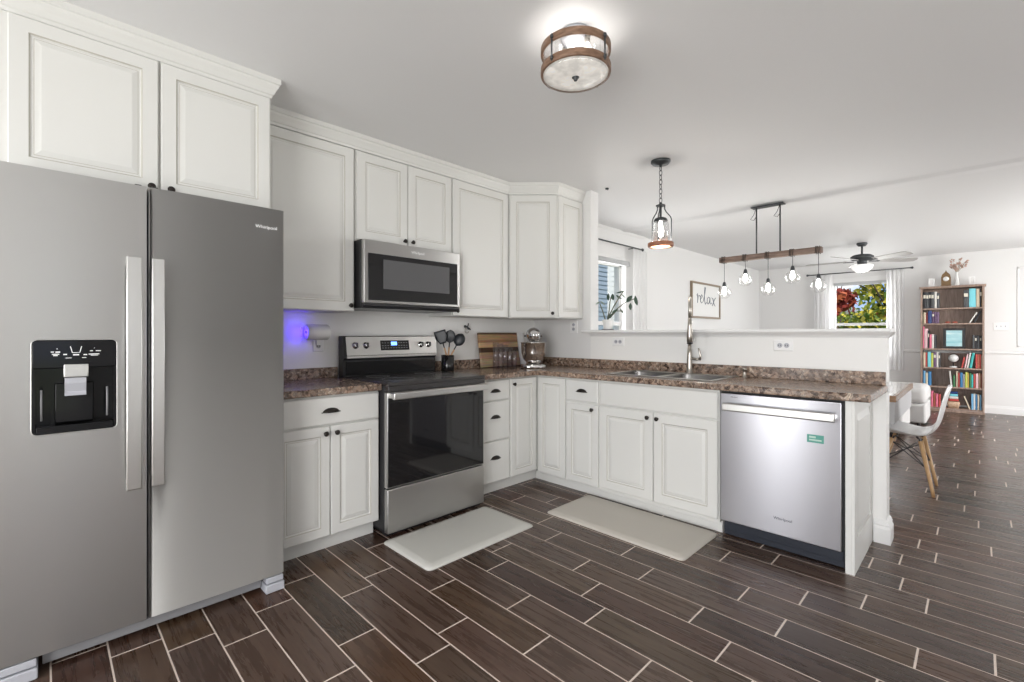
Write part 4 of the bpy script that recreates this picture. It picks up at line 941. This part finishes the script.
for a in [(608.5, 297, .062, .026, PI/2, 3.47, 'leaf'), (613, 297, .058, .030, PI/2+.1, 3.48, 'leaf'), (620.5, 292, .070, .014, .25, 3.47, 'leaf'), (619, 297, .060, .018, -.6, 3.49, 'leaf'),
          (629.5, 299, .070, .038, .9, 3.46, 'leaf'), (636.4, 300.5, .082, .030, -1.35, 3.46, 'leaf'), (630.8, 306.5, .060, .028, PI/2, 3.45, 'leaf'), (622, 311, .050, .014, -.9, 3.46, 'leaf'),
          (615, 311, .060, .020, .5, 3.45, 'leaf'), (614.5, 306, .05, .012, 1.0, 3.48, 'leafp'), (598, 303, .05, .014, .6, 3.49, 'leafp'), (603, 303, .055, .014, -.7, 3.49, 'leafp'), (624, 296, .05, .012, -.8, 3.47, 'leaf'), (610.5, 316, .06, .016, .9, 3.46, 'leaf')]: leaf(*a)

# ------------------------------------------------------------------ dining table, chair, sofa
t = thing('dining_table', 'dining table with thick wooden top and grey panelled base behind the half wall', 'table', (1.7, 5.1, 0))
g = G()
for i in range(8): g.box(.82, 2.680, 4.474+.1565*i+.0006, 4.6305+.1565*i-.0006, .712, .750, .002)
tt = g.build('tabletop', mat('glare_pale_boards', (.62, .60, .57), .16, coat=.6), t)  # pale colour stands in for window glare on the wooden top
g = G(); g.box(.80, 2.700, 4.458, 4.4738, .702, .749, .003); g.box(.80, 2.700, 5.7262, 5.742, .702, .749, .003); g.box(.80, .8198, 4.4738, 5.7262, .702, .749); g.box(2.6802, 2.700, 4.4738, 5.7262, .702, .749, .003); g.build('edge_band', 'tablew', tt)
g = G(); g.box(.83, 2.690, 4.480, 5.72, .535, .7015, .003); g.build('apron', 'tpaint', t)
for x in (1.0, 2.22):
    g = G(); g.box(x, x+.10, 4.66, 5.54, .05, .534, .004); g.box(x-.02, x+.12, 4.60, 5.60, .0005, .05, .004); g.build('pedestal', 'tpaint', t)
g = G(); g.box(1.101, 2.219, 5.05, 5.13, .15, .22, .004); g.build('stretcher', 'tpaint', t)

t = thing('dining_chair', 'white moulded shell chair with wooden dowel legs behind the half wall', 'chair', (2.752, 4.83, 0), 0)
# local frame: chair faces -x; back at +x
g = G()
prof = [(-.24, .430, .19), (-.225, .446, .205), (-.17, .445, .222), (-.08, .432, .230), (.02, .425, .230), (.10, .440, .226), (.15, .480, .222), (.175, .54, .214), (.190, .61, .205), (.205, .69, .192), (.222, .77, .165), (.232, .805, .125), (.238, .822, .07)]
rows = []
for (x, z, w) in prof:
    row = []
    for j in range(13):
        q = -1+2*j/12; seat = max(0, min(1, (.15-x)/.2)); bk = 1-seat
        row.append((x-bk*.022*abs(q)**2.2, w*q, z+seat*.055*abs(q)**3-bk*.0*q))
    rows.append(row)
g.loft(rows, False, False, False); bmesh.ops.recalc_face_normals(g.b, faces=g.b.faces[:]); bmesh.ops.solidify(g.b, geom=g.b.faces[:], thickness=.007); sh = g.build('seat_shell', 'white', t, local=True)
sub = sh.modifiers.new('smooth', 'SUBSURF'); sub.levels = 1; sub.render_levels = 2
tops = [(-.10, -.13), (-.10, .13), (.07, -.13), (.07, .13)]; feet = [(-.22, -.20), (-.22, .20), (.145, -.185), (.145, .185)]
for (a, b_), (c, d_) in zip(tops, feet):
    g = G(); g.tube([(c, d_, .0008), (c+(a-c)*.1, d_+(b_-d_)*.1, .05), (a, b_, .395)], [.010, .0115, .016], 12); g.build('leg', 'oak', t, local=True)
g = G()
for (a, b_) in tops: g.tube([(a, b_, .36), (a*.9, b_*.9, .405), (a*.6, b_*.6, .418)], .006, 8)
P_ = lambda i, f: (tops[i][0]+(feet[i][0]-tops[i][0])*f, tops[i][1]+(feet[i][1]-tops[i][1])*f, .395*(1-f))
for i, j in ((0, 3), (1, 2), (0, 1), (2, 3), (0, 2), (1, 3)): g.tube([P_(i, .05), P_(j, .50)], .004, 6)
for i, j in ((3, 0), (2, 1)): g.tube([P_(i, .05), P_(j, .50)], .004, 6)
g.build('wire_brace', 'blackm', t, local=True)

t = thing('sofa', 'light grey upholstered sofa in the living room beyond the dining table', 'sofa', (1.9, 7.6, 0))
g = G(); g.box(.75, 2.52, 6.95, 7.80, .06, .30, .04, seg=3); g.build('base', 'sofa', t)
g = G(); g.box(.76, 2.50, 6.96, 7.16, .302, .56, .05, seg=3); g.build('backrest', 'sofa', t)
for a, b_ in ((.77, 1.62), (1.63, 2.49)):
    g = G(); g.box(a, b_, 7.17, 7.82, .302, .44, .045, seg=3); g.build('seat_cushion', 'sofa', t)
g = G()
for x in (.85, 2.42):
    for y in (7.02, 7.70): g.lathe([(.02, .0008), (.025, .0605)], (x, y, 0), 12)
g.build('feet', 'black', t)
t = thing('ottoman', 'light grey upholstered ottoman with rounded top left of the bookshelf', 'ottoman', (2.3, 8.5, 0))
g = G(); g.box(1.85, 2.66, 8.0, 8.75, .05, .30, .03, seg=3); g.build('base', 'sofa', t)
g = G(); g.box(1.845, 2.665, 7.995, 8.755, .302, .52, .07, seg=4); g.build('cushion', 'sofa', t)
g = G()
for x in (1.93, 2.58):
    for y in (8.08, 8.67): g.lathe([(.018, .0008), (.022, .0505)], (x, y, 0), 12)
g.build('feet', 'black', t)

# ------------------------------------------------------------------ bookshelf and its contents
SHY0, SHY1 = 9.905, 10.195; SX_0, SX_1 = 2.478, 3.200
t = thing('bookshelf', 'tall brown wooden bookshelf with six shelves against the back wall', 'bookshelf', (2.84, 10.05, 0))
lev = [.062, .392, .688, .984, 1.378, 1.616]
g = G(); g.box(SX_0, SX_1, SHY1-.008, SHY1, .03, 1.925); g.build('back_panel', 'shelfw', t)
for x in (SX_0, SX_1-.024):
    g = G(); g.box(x, x+.024, SHY0, SHY1-.0085, .0008, 1.925, .002); g.build('side_panel', 'shelfw', t)
for z in lev:
    g = G(); g.box(SX_0+.0245, SX_1-.0245, SHY0+.006, SHY1-.0085, z-.022, z, .001); g.build('shelf', 'shelfw', t)
g = G(); g.box(SX_0-.018, SX_1+.018, SHY0-.02, SHY1, 1.938, 1.958, .004); g.box(SX_0-.006, SX_1+.006, SHY0-.010, SHY1, 1.9255, 1.938, .003); g.build('top_board', 'shelfw', t)
g = G(); g.box(SX_0-.006, SX_1+.006, SHY0-.010, SHY0-.001, .0008, .038, .003); g.build('plinth', 'shelfw', t)
pg = mat('book_pages', (.72, .68, .58), .8)
CC = {'black': (.02, .02, .025), 'charcoal': (.07, .075, .08), 'white': (.72, .70, .66), 'cream': (.66, .56, .42), 'aqua': (.20, .60, .68), 'yellow': (.70, .42, .10), 'green': (.05, .18, .07), 'dark red': (.22, .03, .03),
      'navy': (.03, .06, .20), 'purple': (.14, .08, .16), 'pink': (.75, .18, .28), 'pale pink': (.75, .52, .55), 'red': (.50, .07, .06), 'teal': (.05, .42, .40), 'lime': (.50, .55, .10), 'blue': (.04, .19, .40), 'sky blue': (.18, .42, .66), 'tan': (.48, .30, .20), 'rust': (.42, .13, .08), 'grey': (.30, .30, .31)}
BM = {}
ORD = ['first', 'second', 'third', 'fourth', 'fifth', 'sixth', 'seventh', 'eighth', 'ninth', 'tenth', 'eleventh', 'twelfth', 'thirteenth', 'fourteenth']
def book(x0, x1, z, h, c, label, lean=0, grp='books'):
    if c not in BM: BM[c] = mat('book_cover_'+c.replace(' ', '_'), CC[c], .45)
    w = x1-x0; d = .17; g = G(); tk = .0025
    # cover: spine towards the room plus two boards, page block inside
    g.box(0, tk, 0, d, 0, h, mi=0); g.box(w-tk, w, 0, d, 0, h, mi=0)
    g.loft([[(0, 0, zz), (w*.25, -.0035, zz), (w*.75, -.0035, zz), (w, 0, zz), (w, tk, zz), (0, tk, zz)] for zz in (0, h)], mi=0, sm=False)
    g.box(tk+.0002, w-tk-.0002, tk+.0002, d-.004, .003, h-.004, mi=1)
    if h > .15: g.box(w*.1, w*.9, -.0042, -.003, h*.62, h*.82, mi=1 if c in ('black', 'charcoal', 'navy', 'purple') and rnd.random() > .4 else 0)
    if lean: g.xf(Matrix.Rotation(lean, 4, 'Y'))
    mn = min(v.co.z for v in g.b.verts)
    g.xf(Matrix.Translation((x0, SHY0+.03+rnd.uniform(0, .012), z+.0004-mn)))
    tag(g.build('book', [BM[c], pg]), label, 'book', grp)
Ux = lambda u: 3.13-(9.93/.70710678/(1+(u-512)/466))*.70710678*(1-(u-512)/466)
rows_ = [  # shelf index, phrase, cluster phrase, list of (u0,u1,h,colour,lean)
 (5, 'top shelf', 'left', [(920.6, 923.2, .245, 'charcoal'), (923.2, 926.0, .262, 'black'), (926.0, 928.4, .255, 'charcoal'), (928.4, 931.0, .262, 'black'), (931.0, 934.0, .258, 'charcoal'), (934.4, 936.6, .262, 'white'), (936.8, 939.2, .24, 'charcoal')]),
 (5, 'top shelf', 'right', [(963.5, 968.6, .262, 'charcoal'), (969.0, 975.8, .285, 'aqua'), (976.2, 979.6, .275, 'cream'), (979.8, 981.8, .27, 'black'), (982.0, 984.6, .275, 'yellow')]),
 (4, 'second shelf', 'left', [(920.4, 923.0, .19, 'green'), (923.4, 925.8, .175, 'cream'), (925.9, 927.6, .17, 'dark red'), (927.9, 931.6, .20, 'navy'), (931.9, 934.4, .18, 'purple'), (934.5, 936.4, .185, 'purple'), (936.5, 938.8, .18, 'purple')]),
 (3, 'third shelf', 'left', [(920.4, 924.0, .345, 'pink'), (924.2, 927.6, .31, 'pale pink'), (927.8, 929.2, .28, 'black'), (929.4, 931.6, .22, 'pink'), (931.8, 934.0, .22, 'white'), (934.1, 936.2, .21, 'black')]),
 (3, 'third shelf', 'right', [(972.4, 974.4, .21, 'charcoal'), (974.7, 976.9, .20, 'black'), (977.2, 979.3, .205, 'charcoal'), (979.6, 981.6, .20, 'black'), (981.9, 984.2, .205, 'charcoal')]),
 (2, 'fourth shelf', 'left', [(920.6, 923.0, .22, 'charcoal'), (923.3, 925.3, .235, 'cream'), (925.5, 927.2, .225, 'red'), (927.6, 930.8, .24, 'aqua'), (931.0, 933.2, .22, 'lime'), (933.4, 936.2, .235, 'purple'), (936.4, 938.4, .24, 'white'), (938.5, 940.2, .225, 'charcoal')]),
 (2, 'fourth shelf', 'right', [(961.0, 962.8, .17, 'red', .16), (964.2, 965.8, .22, 'pale pink', .14), (966.6, 968.2, .235, 'white', .14), (969.2, 971.8, .235, 'teal', .14), (975.4, 977.4, .215, 'red'), (977.5, 979.4, .21, 'rust'), (979.5, 981.2, .215, 'red'), (981.4, 983.8, .20, 'cream')]),
 (1, 'fifth shelf', 'left', [(920.8, 923.2, .235, 'blue'), (923.4, 925.2, .225, 'sky blue'), (925.5, 927.8, .20, 'cream'), (928.0, 931.0, .22, 'blue')]),
 (1, 'fifth shelf', 'right', [(950.4, 952.2, .24, 'white', -.08), (953.0, 955.0, .18, 'green'), (956.0, 958.0, .24, 'cream'), (958.2, 959.6, .22, 'red'), (960.0, 962.6, .225, 'blue'), (962.8, 964.6, .20, 'grey'), (965.0, 967.4, .23, 'lime'), (967.5, 969.2, .225, 'yellow'), (969.4, 971.2, .23, 'green'), (971.3, 973.2, .20, 'teal'), (973.4, 975.6, .215, 'red'), (975.8, 978.2, .22, 'pale pink'), (978.4, 981.0, .225, 'tan'), (981.2, 983.8, .22, 'rust')]),
 (0, 'bottom shelf', 'left', [(921.0, 923.4, .26, 'blue'), (923.8, 926.2, .25, 'teal'), (926.5, 928.6, .26, 'grey'), (929.0, 930.6, .25, 'white'), (930.8, 933.0, .245, 'pink'), (933.4, 935.6, .21, 'rust'), (935.8, 938.0, .205, 'pink'), (938.4, 940.6, .20, 'red')]),
 (0, 'bottom shelf', 'right', [(971.2, 973.4, .24, 'sky blue'), (973.6, 975.2, .245, 'white'), (975.4, 977.2, .235, 'blue'), (977.5, 979.2, .24, 'cream'), (979.4, 981.4, .23, 'sky blue'), (981.6, 984.2, .235, 'grey')]),
]
for li, sh_, sd, bl in rows_:
    z = lev[li]; xx = SX_0+.027 if sd == 'left' else Ux(bl[0][0])
    for i, bk in enumerate(bl):
        u0, u1, h, c = bk[:4]; lean = bk[4] if len(bk) > 4 else 0
        a, b_ = Ux(u0), Ux(u1); a = max(a, SX_0+.027); b_ = min(b_, SX_1-.027)
        book(a+.0004, b_-.0004, z, h, c, f'{c} book, {ORD[i]} from the left in the {sd} cluster on the {sh_}', lean, f'{sh_} books on the {sd}')
book(Ux(969.0), Ux(970.5), lev[4], .175, 'white', 'white book leaning right on the second shelf', .46, 'leaning books on the second shelf')
book(Ux(972.9), Ux(975.1), lev[4], .185, 'black', 'black book leaning right beside the white one on the second shelf', .40, 'leaning books on the second shelf')
book(Ux(969.0), Ux(970.4), lev[0], .20, 'cream', 'cream book leaning left beside the basket on the bottom shelf', -.30, 'leaning books on the bottom shelf')
# sea print
t = thing('framed_photo', 'black framed sea picture standing on the third shelf', 'picture', (2.83, 9.99, lev[3]))
xa, xb = Ux(943.0), Ux(965.2); g = G(); fw = .034
for a, b_, c, d_ in ((xa, xb, .001, .001+fw), (xa, xb, .315-fw, .315), (xa, xa+fw, .001+fw, .315-fw), (xb-fw, xb, .001+fw, .315-fw)): g.box(a, b_, 9.985, 10.005, lev[3]+c, lev[3]+d_, .002)
g.build('frame', 'blackm', t)
g = G(); g.box(xa+fw, xb-fw, 9.988, 9.998, lev[3]+.001+fw, lev[3]+.315-fw); g.build('picture', 'sea', t)
# globe
t = thing('tabletop_globe', 'white tabletop globe on a stand on the fourth shelf', 'globe', (2.80, 10.0, lev[2])); gc = (Ux(953.3), 10.0, lev[2]+.145)
g = G(); bmesh.ops.create_uvsphere(g.b, u_segments=20, v_segments=12, radius=.060, matrix=Matrix.Translation(gc))
for f in g.b.faces: f.smooth = True
g.build('sphere', 'whitec', t)
g = G(); g.tube([(gc[0]+.070*math.cos(a), gc[1], gc[2]+.070*math.sin(a)) for a in [math.radians(-100+220*k/16) for k in range(17)]], .004, 8); g.tube([(gc[0], gc[1], lev[2]+.02), (gc[0], gc[1], gc[2]-.068)], .005, 8); g.build('meridian_arm', 'bronze', t)
g = G(); g.lathe([(.048, .0006), (.050, .008), (.040, .020), (.01, .024)], (gc[0], gc[1], lev[2]), 20); g.build('base', 'whitec', t)
# red trinkets
for i, (u, w) in enumerate(((947.5, 'left'), (954.8, 'right'))):
    g = G(); x = Ux(u); g.lathe([(.001, 0), (.026, 0), (.034, .010), (.028, .022), (.012, .028), (.001, .030)], (x, 9.98, lev[4]+.0006), 16); tag(g.build('trinket_dish', 'red_glaze' if 'red_glaze' in M else M.setdefault('red_glaze', mat('red_glaze', (.45, .10, .06), .3))), f'{w} small red trinket dish on the second shelf', 'trinket', 'red trinkets')
# basket with bits
t = thing('wicker_basket', 'small wicker basket on the bottom shelf behind the white chair', 'basket', (Ux(953.5), 10.0, lev[0]))
bxx = Ux(953.5); g = G(); g.loft([rrect(bxx-.060-i, bxx+.060+i, 9.935-i, 10.06+i, lev[0]+z, .02, 4) for i, z in ((0, .0006), (.008, .05), (.012, .10), (.008, .10), (-.004, .012))]); g.build('basket_body', 'basket', t)
cols = [('red', CC['red']), ('white', CC['white']), ('aqua', CC['aqua']), ('navy', CC['navy'])]
for i, (cn, c) in enumerate(cols):
    g = G(); z = lev[0]+.105+.038*i; g.box(bxx-.058+.006*i, bxx+.058-.004*i, 9.945, 10.05, z, z+.035, .012, seg=3)
    tag(g.build('folded_cloth', mat('cloth_'+cn, c, .85)), f'{cn} folded cloth in the pile over the wicker basket', 'cloth', 'folded cloths in the basket')
# things on top of the shelf
TZ = 1.9585
t = thing('mantel_clock', 'ornate gold mantel clock on top of the bookshelf', 'clock', (Ux(945.6), 10.0, TZ)); kx = Ux(945.8)
g = G(); g.box(kx-.062, kx+.062, 9.965, 10.045, TZ, TZ+.018, .004); g.prism([(kx-.055, TZ+.018), (kx+.055, TZ+.018), (kx+.055, TZ+.14), (kx+.045, TZ+.185), (kx+.018, TZ+.215), (kx+.006, TZ+.232), (kx, TZ+.255), (kx-.006, TZ+.232), (kx-.018, TZ+.215), (kx-.045, TZ+.185), (kx-.055, TZ+.14)], 'y', 9.97, 10.04); g.build('case', 'gold', t)
g = G(); g.lathe([(.001, 9.9645), (.034, 9.9645), (.036, 9.9695)], (kx, 0, TZ+.115), 24, axis='y'); cf = g.build('dial', 'whitec', t)
g = G(); g.tube([(kx, 9.963, TZ+.115), (kx, 9.963, TZ+.14)], .0016, 6); g.tube([(kx, 9.963, TZ+.115), (kx+.016, 9.963, TZ+.105)], .0016, 6); g.build('hands', 'black', cf)
t = thing('bud_vase', 'slim white vase of dried flowers on top of the bookshelf', 'vase', (Ux(956.8), 10.0, TZ)); vx = Ux(956.8)
g = G(); g.lathe([(.001, 0), (.030, 0), (.032, .01), (.026, .08), (.014, .16), (.013, .205), (.016, .215), (.012, .213), (.010, .16), (.001, .02)], (vx, 10.0, TZ+.0004), 20); g.build('vase_body', 'whitec', t)
g = G(); gf = G(); rf = random.Random(5)
for i in range(22):
    a = rf.uniform(0, 2*PI); sp_ = rf.uniform(.01, .12); top = Vector((vx-.01+sp_*math.cos(a), 10.0+.5*sp_*math.sin(a), TZ+rf.uniform(.27, .44)))
    g.tube([(vx, 10.0, TZ+.19), (vx+(top.x-vx)*.4, 10.0, TZ+.26), top], .0014, 5)
    for _ in range(3): bmesh.ops.create_icosphere(gf.b, subdivisions=1, radius=rf.uniform(.008, .016), matrix=Matrix.Translation(top+Vector((rf.uniform(-.02, .02), rf.uniform(-.02, .02), rf.uniform(-.03, .01)))))
g.tube([(vx, 10.0, TZ+.2), (vx+.05, 10.0, TZ+.33), (vx+.14, 10.0, TZ+.38)], .003, 6)
g.build('flower_stems', mat('dried_stem', (.35, .28, .20), .8), t); gf.build('flower_heads', mat('dried_flower', (.50, .34, .28), .9), t)
for u0, u1, h, lb, c in ((928.0, 934.5, .135, 'small white photo frame on top of the bookshelf left of the clock', (.74, .73, .72)), (968.6, 975.2, .130, 'small white photo frame on top of the bookshelf right of the vase', (.74, .75, .76))):
    t = thing('photo_frame', lb, 'picture frame', (Ux(u0), 10.0, TZ)); a, b_ = Ux(u0), Ux(u1); g = G()
    for p in ((a, b_, 0, .018), (a, b_, h-.018, h), (a, a+.018, .018, h-.018), (b_-.018, b_, .018, h-.018)): g.box(p[0], p[1], 9.99, 10.008, TZ+.0005+p[2], TZ+.0005+p[3], .002)
    g.build('frame', 'white', t); g = G(); g.box(a+.018, b_-.018, 9.996, 10.004, TZ+.0185, TZ+h-.018); g.build('photo', mat('pale_photo', c, .5) if 'pale_photo' not in bpy.data.materials else bpy.data.materials['pale_photo'], t)

# ------------------------------------------------------------------ outdoors
g = G(); g.box(-30, 36, -20, 45, -.5, -.35); g.build('ground', 'grass', kind='structure')
t = thing('neighbouring_house', 'blue-grey clapboard house seen through the left window', 'house', (-5.5, 8, -.35))
g = G(); z = -.35
prof = []
while z < 5: prof += [(-4.0, z), (-4.02, z+.12)]; z += .12
prof += [(-8, z), (-8, -.35)]
g.prism(prof, 'y', 3.0, 10.82); g.build('siding', 'siding', t)
g = G(); g.box(-4.06, -3.98, 10.821, 10.98, -.35, 5.0); g.build('corner_board', 'trim', t)
g = G(); g.prism([(-8.3, 4.85), (-3.7, 4.85), (-6, 6.4)], 'y', 2.7, 11.2); g.build('roof', 'greyp', t)
t = thing('white_garage', 'white boarded garage wall seen past the blue house through the left window', 'garage', (-7, 14, -.35))
g = G(); z = -.35; prof = []
while z < 4.6: prof += [(-6.0, z), (-6.015, z+.18)]; z += .18
prof += [(-9, z), (-9, -.35)]; g.prism(prof, 'y', 11.5, 19); g.build('boarded_wall', 'trim', t)
g = G(); g.prism([(-9.3, 4.62), (-5.7, 4.62), (-7.5, 5.8)], 'y', 11.4, 19.2); g.build('roof', 'greyp', t)
lm = [mat('leaf_'+n_, c, .7) for n_, c in (('olive', (.20, .24, .03)), ('yellow', (.50, .42, .05)), ('green', (.08, .14, .02)), ('maroon', (.22, .03, .02)), ('rust', (.40, .10, .04)))]
def tree(label, cx, cy, h, r, n, mi, seed, trunk=.12):
    rt = random.Random(seed); t = thing('tree', label, 'tree', (cx, cy, -.35)); g = G()
    g.tube([(cx, cy, -.35), (cx+.05, cy, h*.35), (cx, cy, h*.7)], [trunk, trunk*.8, trunk*.4], 8)
    for k in range(9):
        a = 2*PI*k/9+rt.random(); g.tube([(cx, cy, h*(.35+.03*k)), (cx+r*.5*math.cos(a), cy+r*.5*math.sin(a), h*(.55+.04*k)), (cx+r*.95*math.cos(a), cy+r*.9*math.sin(a), h*(.60+.045*k))], [trunk*.4, trunk*.25, trunk*.08], 6)
    g.build('trunk', 'bark', t); g = G(); cl_ = [(rt.uniform(-1, 1), rt.uniform(-1, 1), rt.uniform(-.8, 1)) for _ in range(26)]
    for _ in range(n):
        c = rt.choice(cl_); q = Vector((cx+r*c[0]*.75+rt.gauss(0, r*.16), cy+r*c[1]*.75+rt.gauss(0, r*.16), h*.68+r*.7*c[2]+rt.gauss(0, r*.13)))
        s_ = rt.uniform(.06, .13); u = Vector((rt.gauss(0, 1), rt.gauss(0, 1), rt.gauss(0, 1))).normalized(); w = u.cross(Vector((rt.gauss(0, 1), rt.gauss(0, 1), rt.gauss(0, 1)))).normalized()
        f = g.b.faces.new([g.b.verts.new(q+u*s_), g.b.verts.new(q+w*s_*.6), g.b.verts.new(q-u*s_), g.b.verts.new(q-w*s_*.6)]); f.material_index = rt.choices(range(5), mi)[0]
    g.build('foliage', lm, t)
tree('yellow-green tree filling the right of the far window view', 1.35, 17.0, 3.6, 1.05, 900, (5, 5, 2, 0, .2), 1, .07)
tree('dark red maple at the left of the far window view', .66, 13.6, 2.9, .36, 420, (0, 0, 0, 6, 3), 2, .04)
tree('olive bushy tree low behind the far window', -.1, 22.5, 1.8, 1.2, 1500, (5, 3, 5, 0, 0), 3)
tree('distant green tree beyond the far window', 4.2, 27.0, 3.2, 1.9, 1600, (4, 3, 5, 0, 0), 4)
t = thing('garden_shed', 'pale grey shed roof low in the far window view', 'shed', (-1.6, 30.5, -.35))
g = G(); g.box(-3.0, -.9, 30, 33, -.35, 1.9); g.build('shed_walls', mat('pale_teal_boards', (.45, .62, .62), .7), t)
g = G(); g.prism([(-3.2, 1.9), (-.7, 1.9), (-1.95, 2.7)], 'y', 29.9, 33.1); g.build('shed_roof', 'greyp', t)
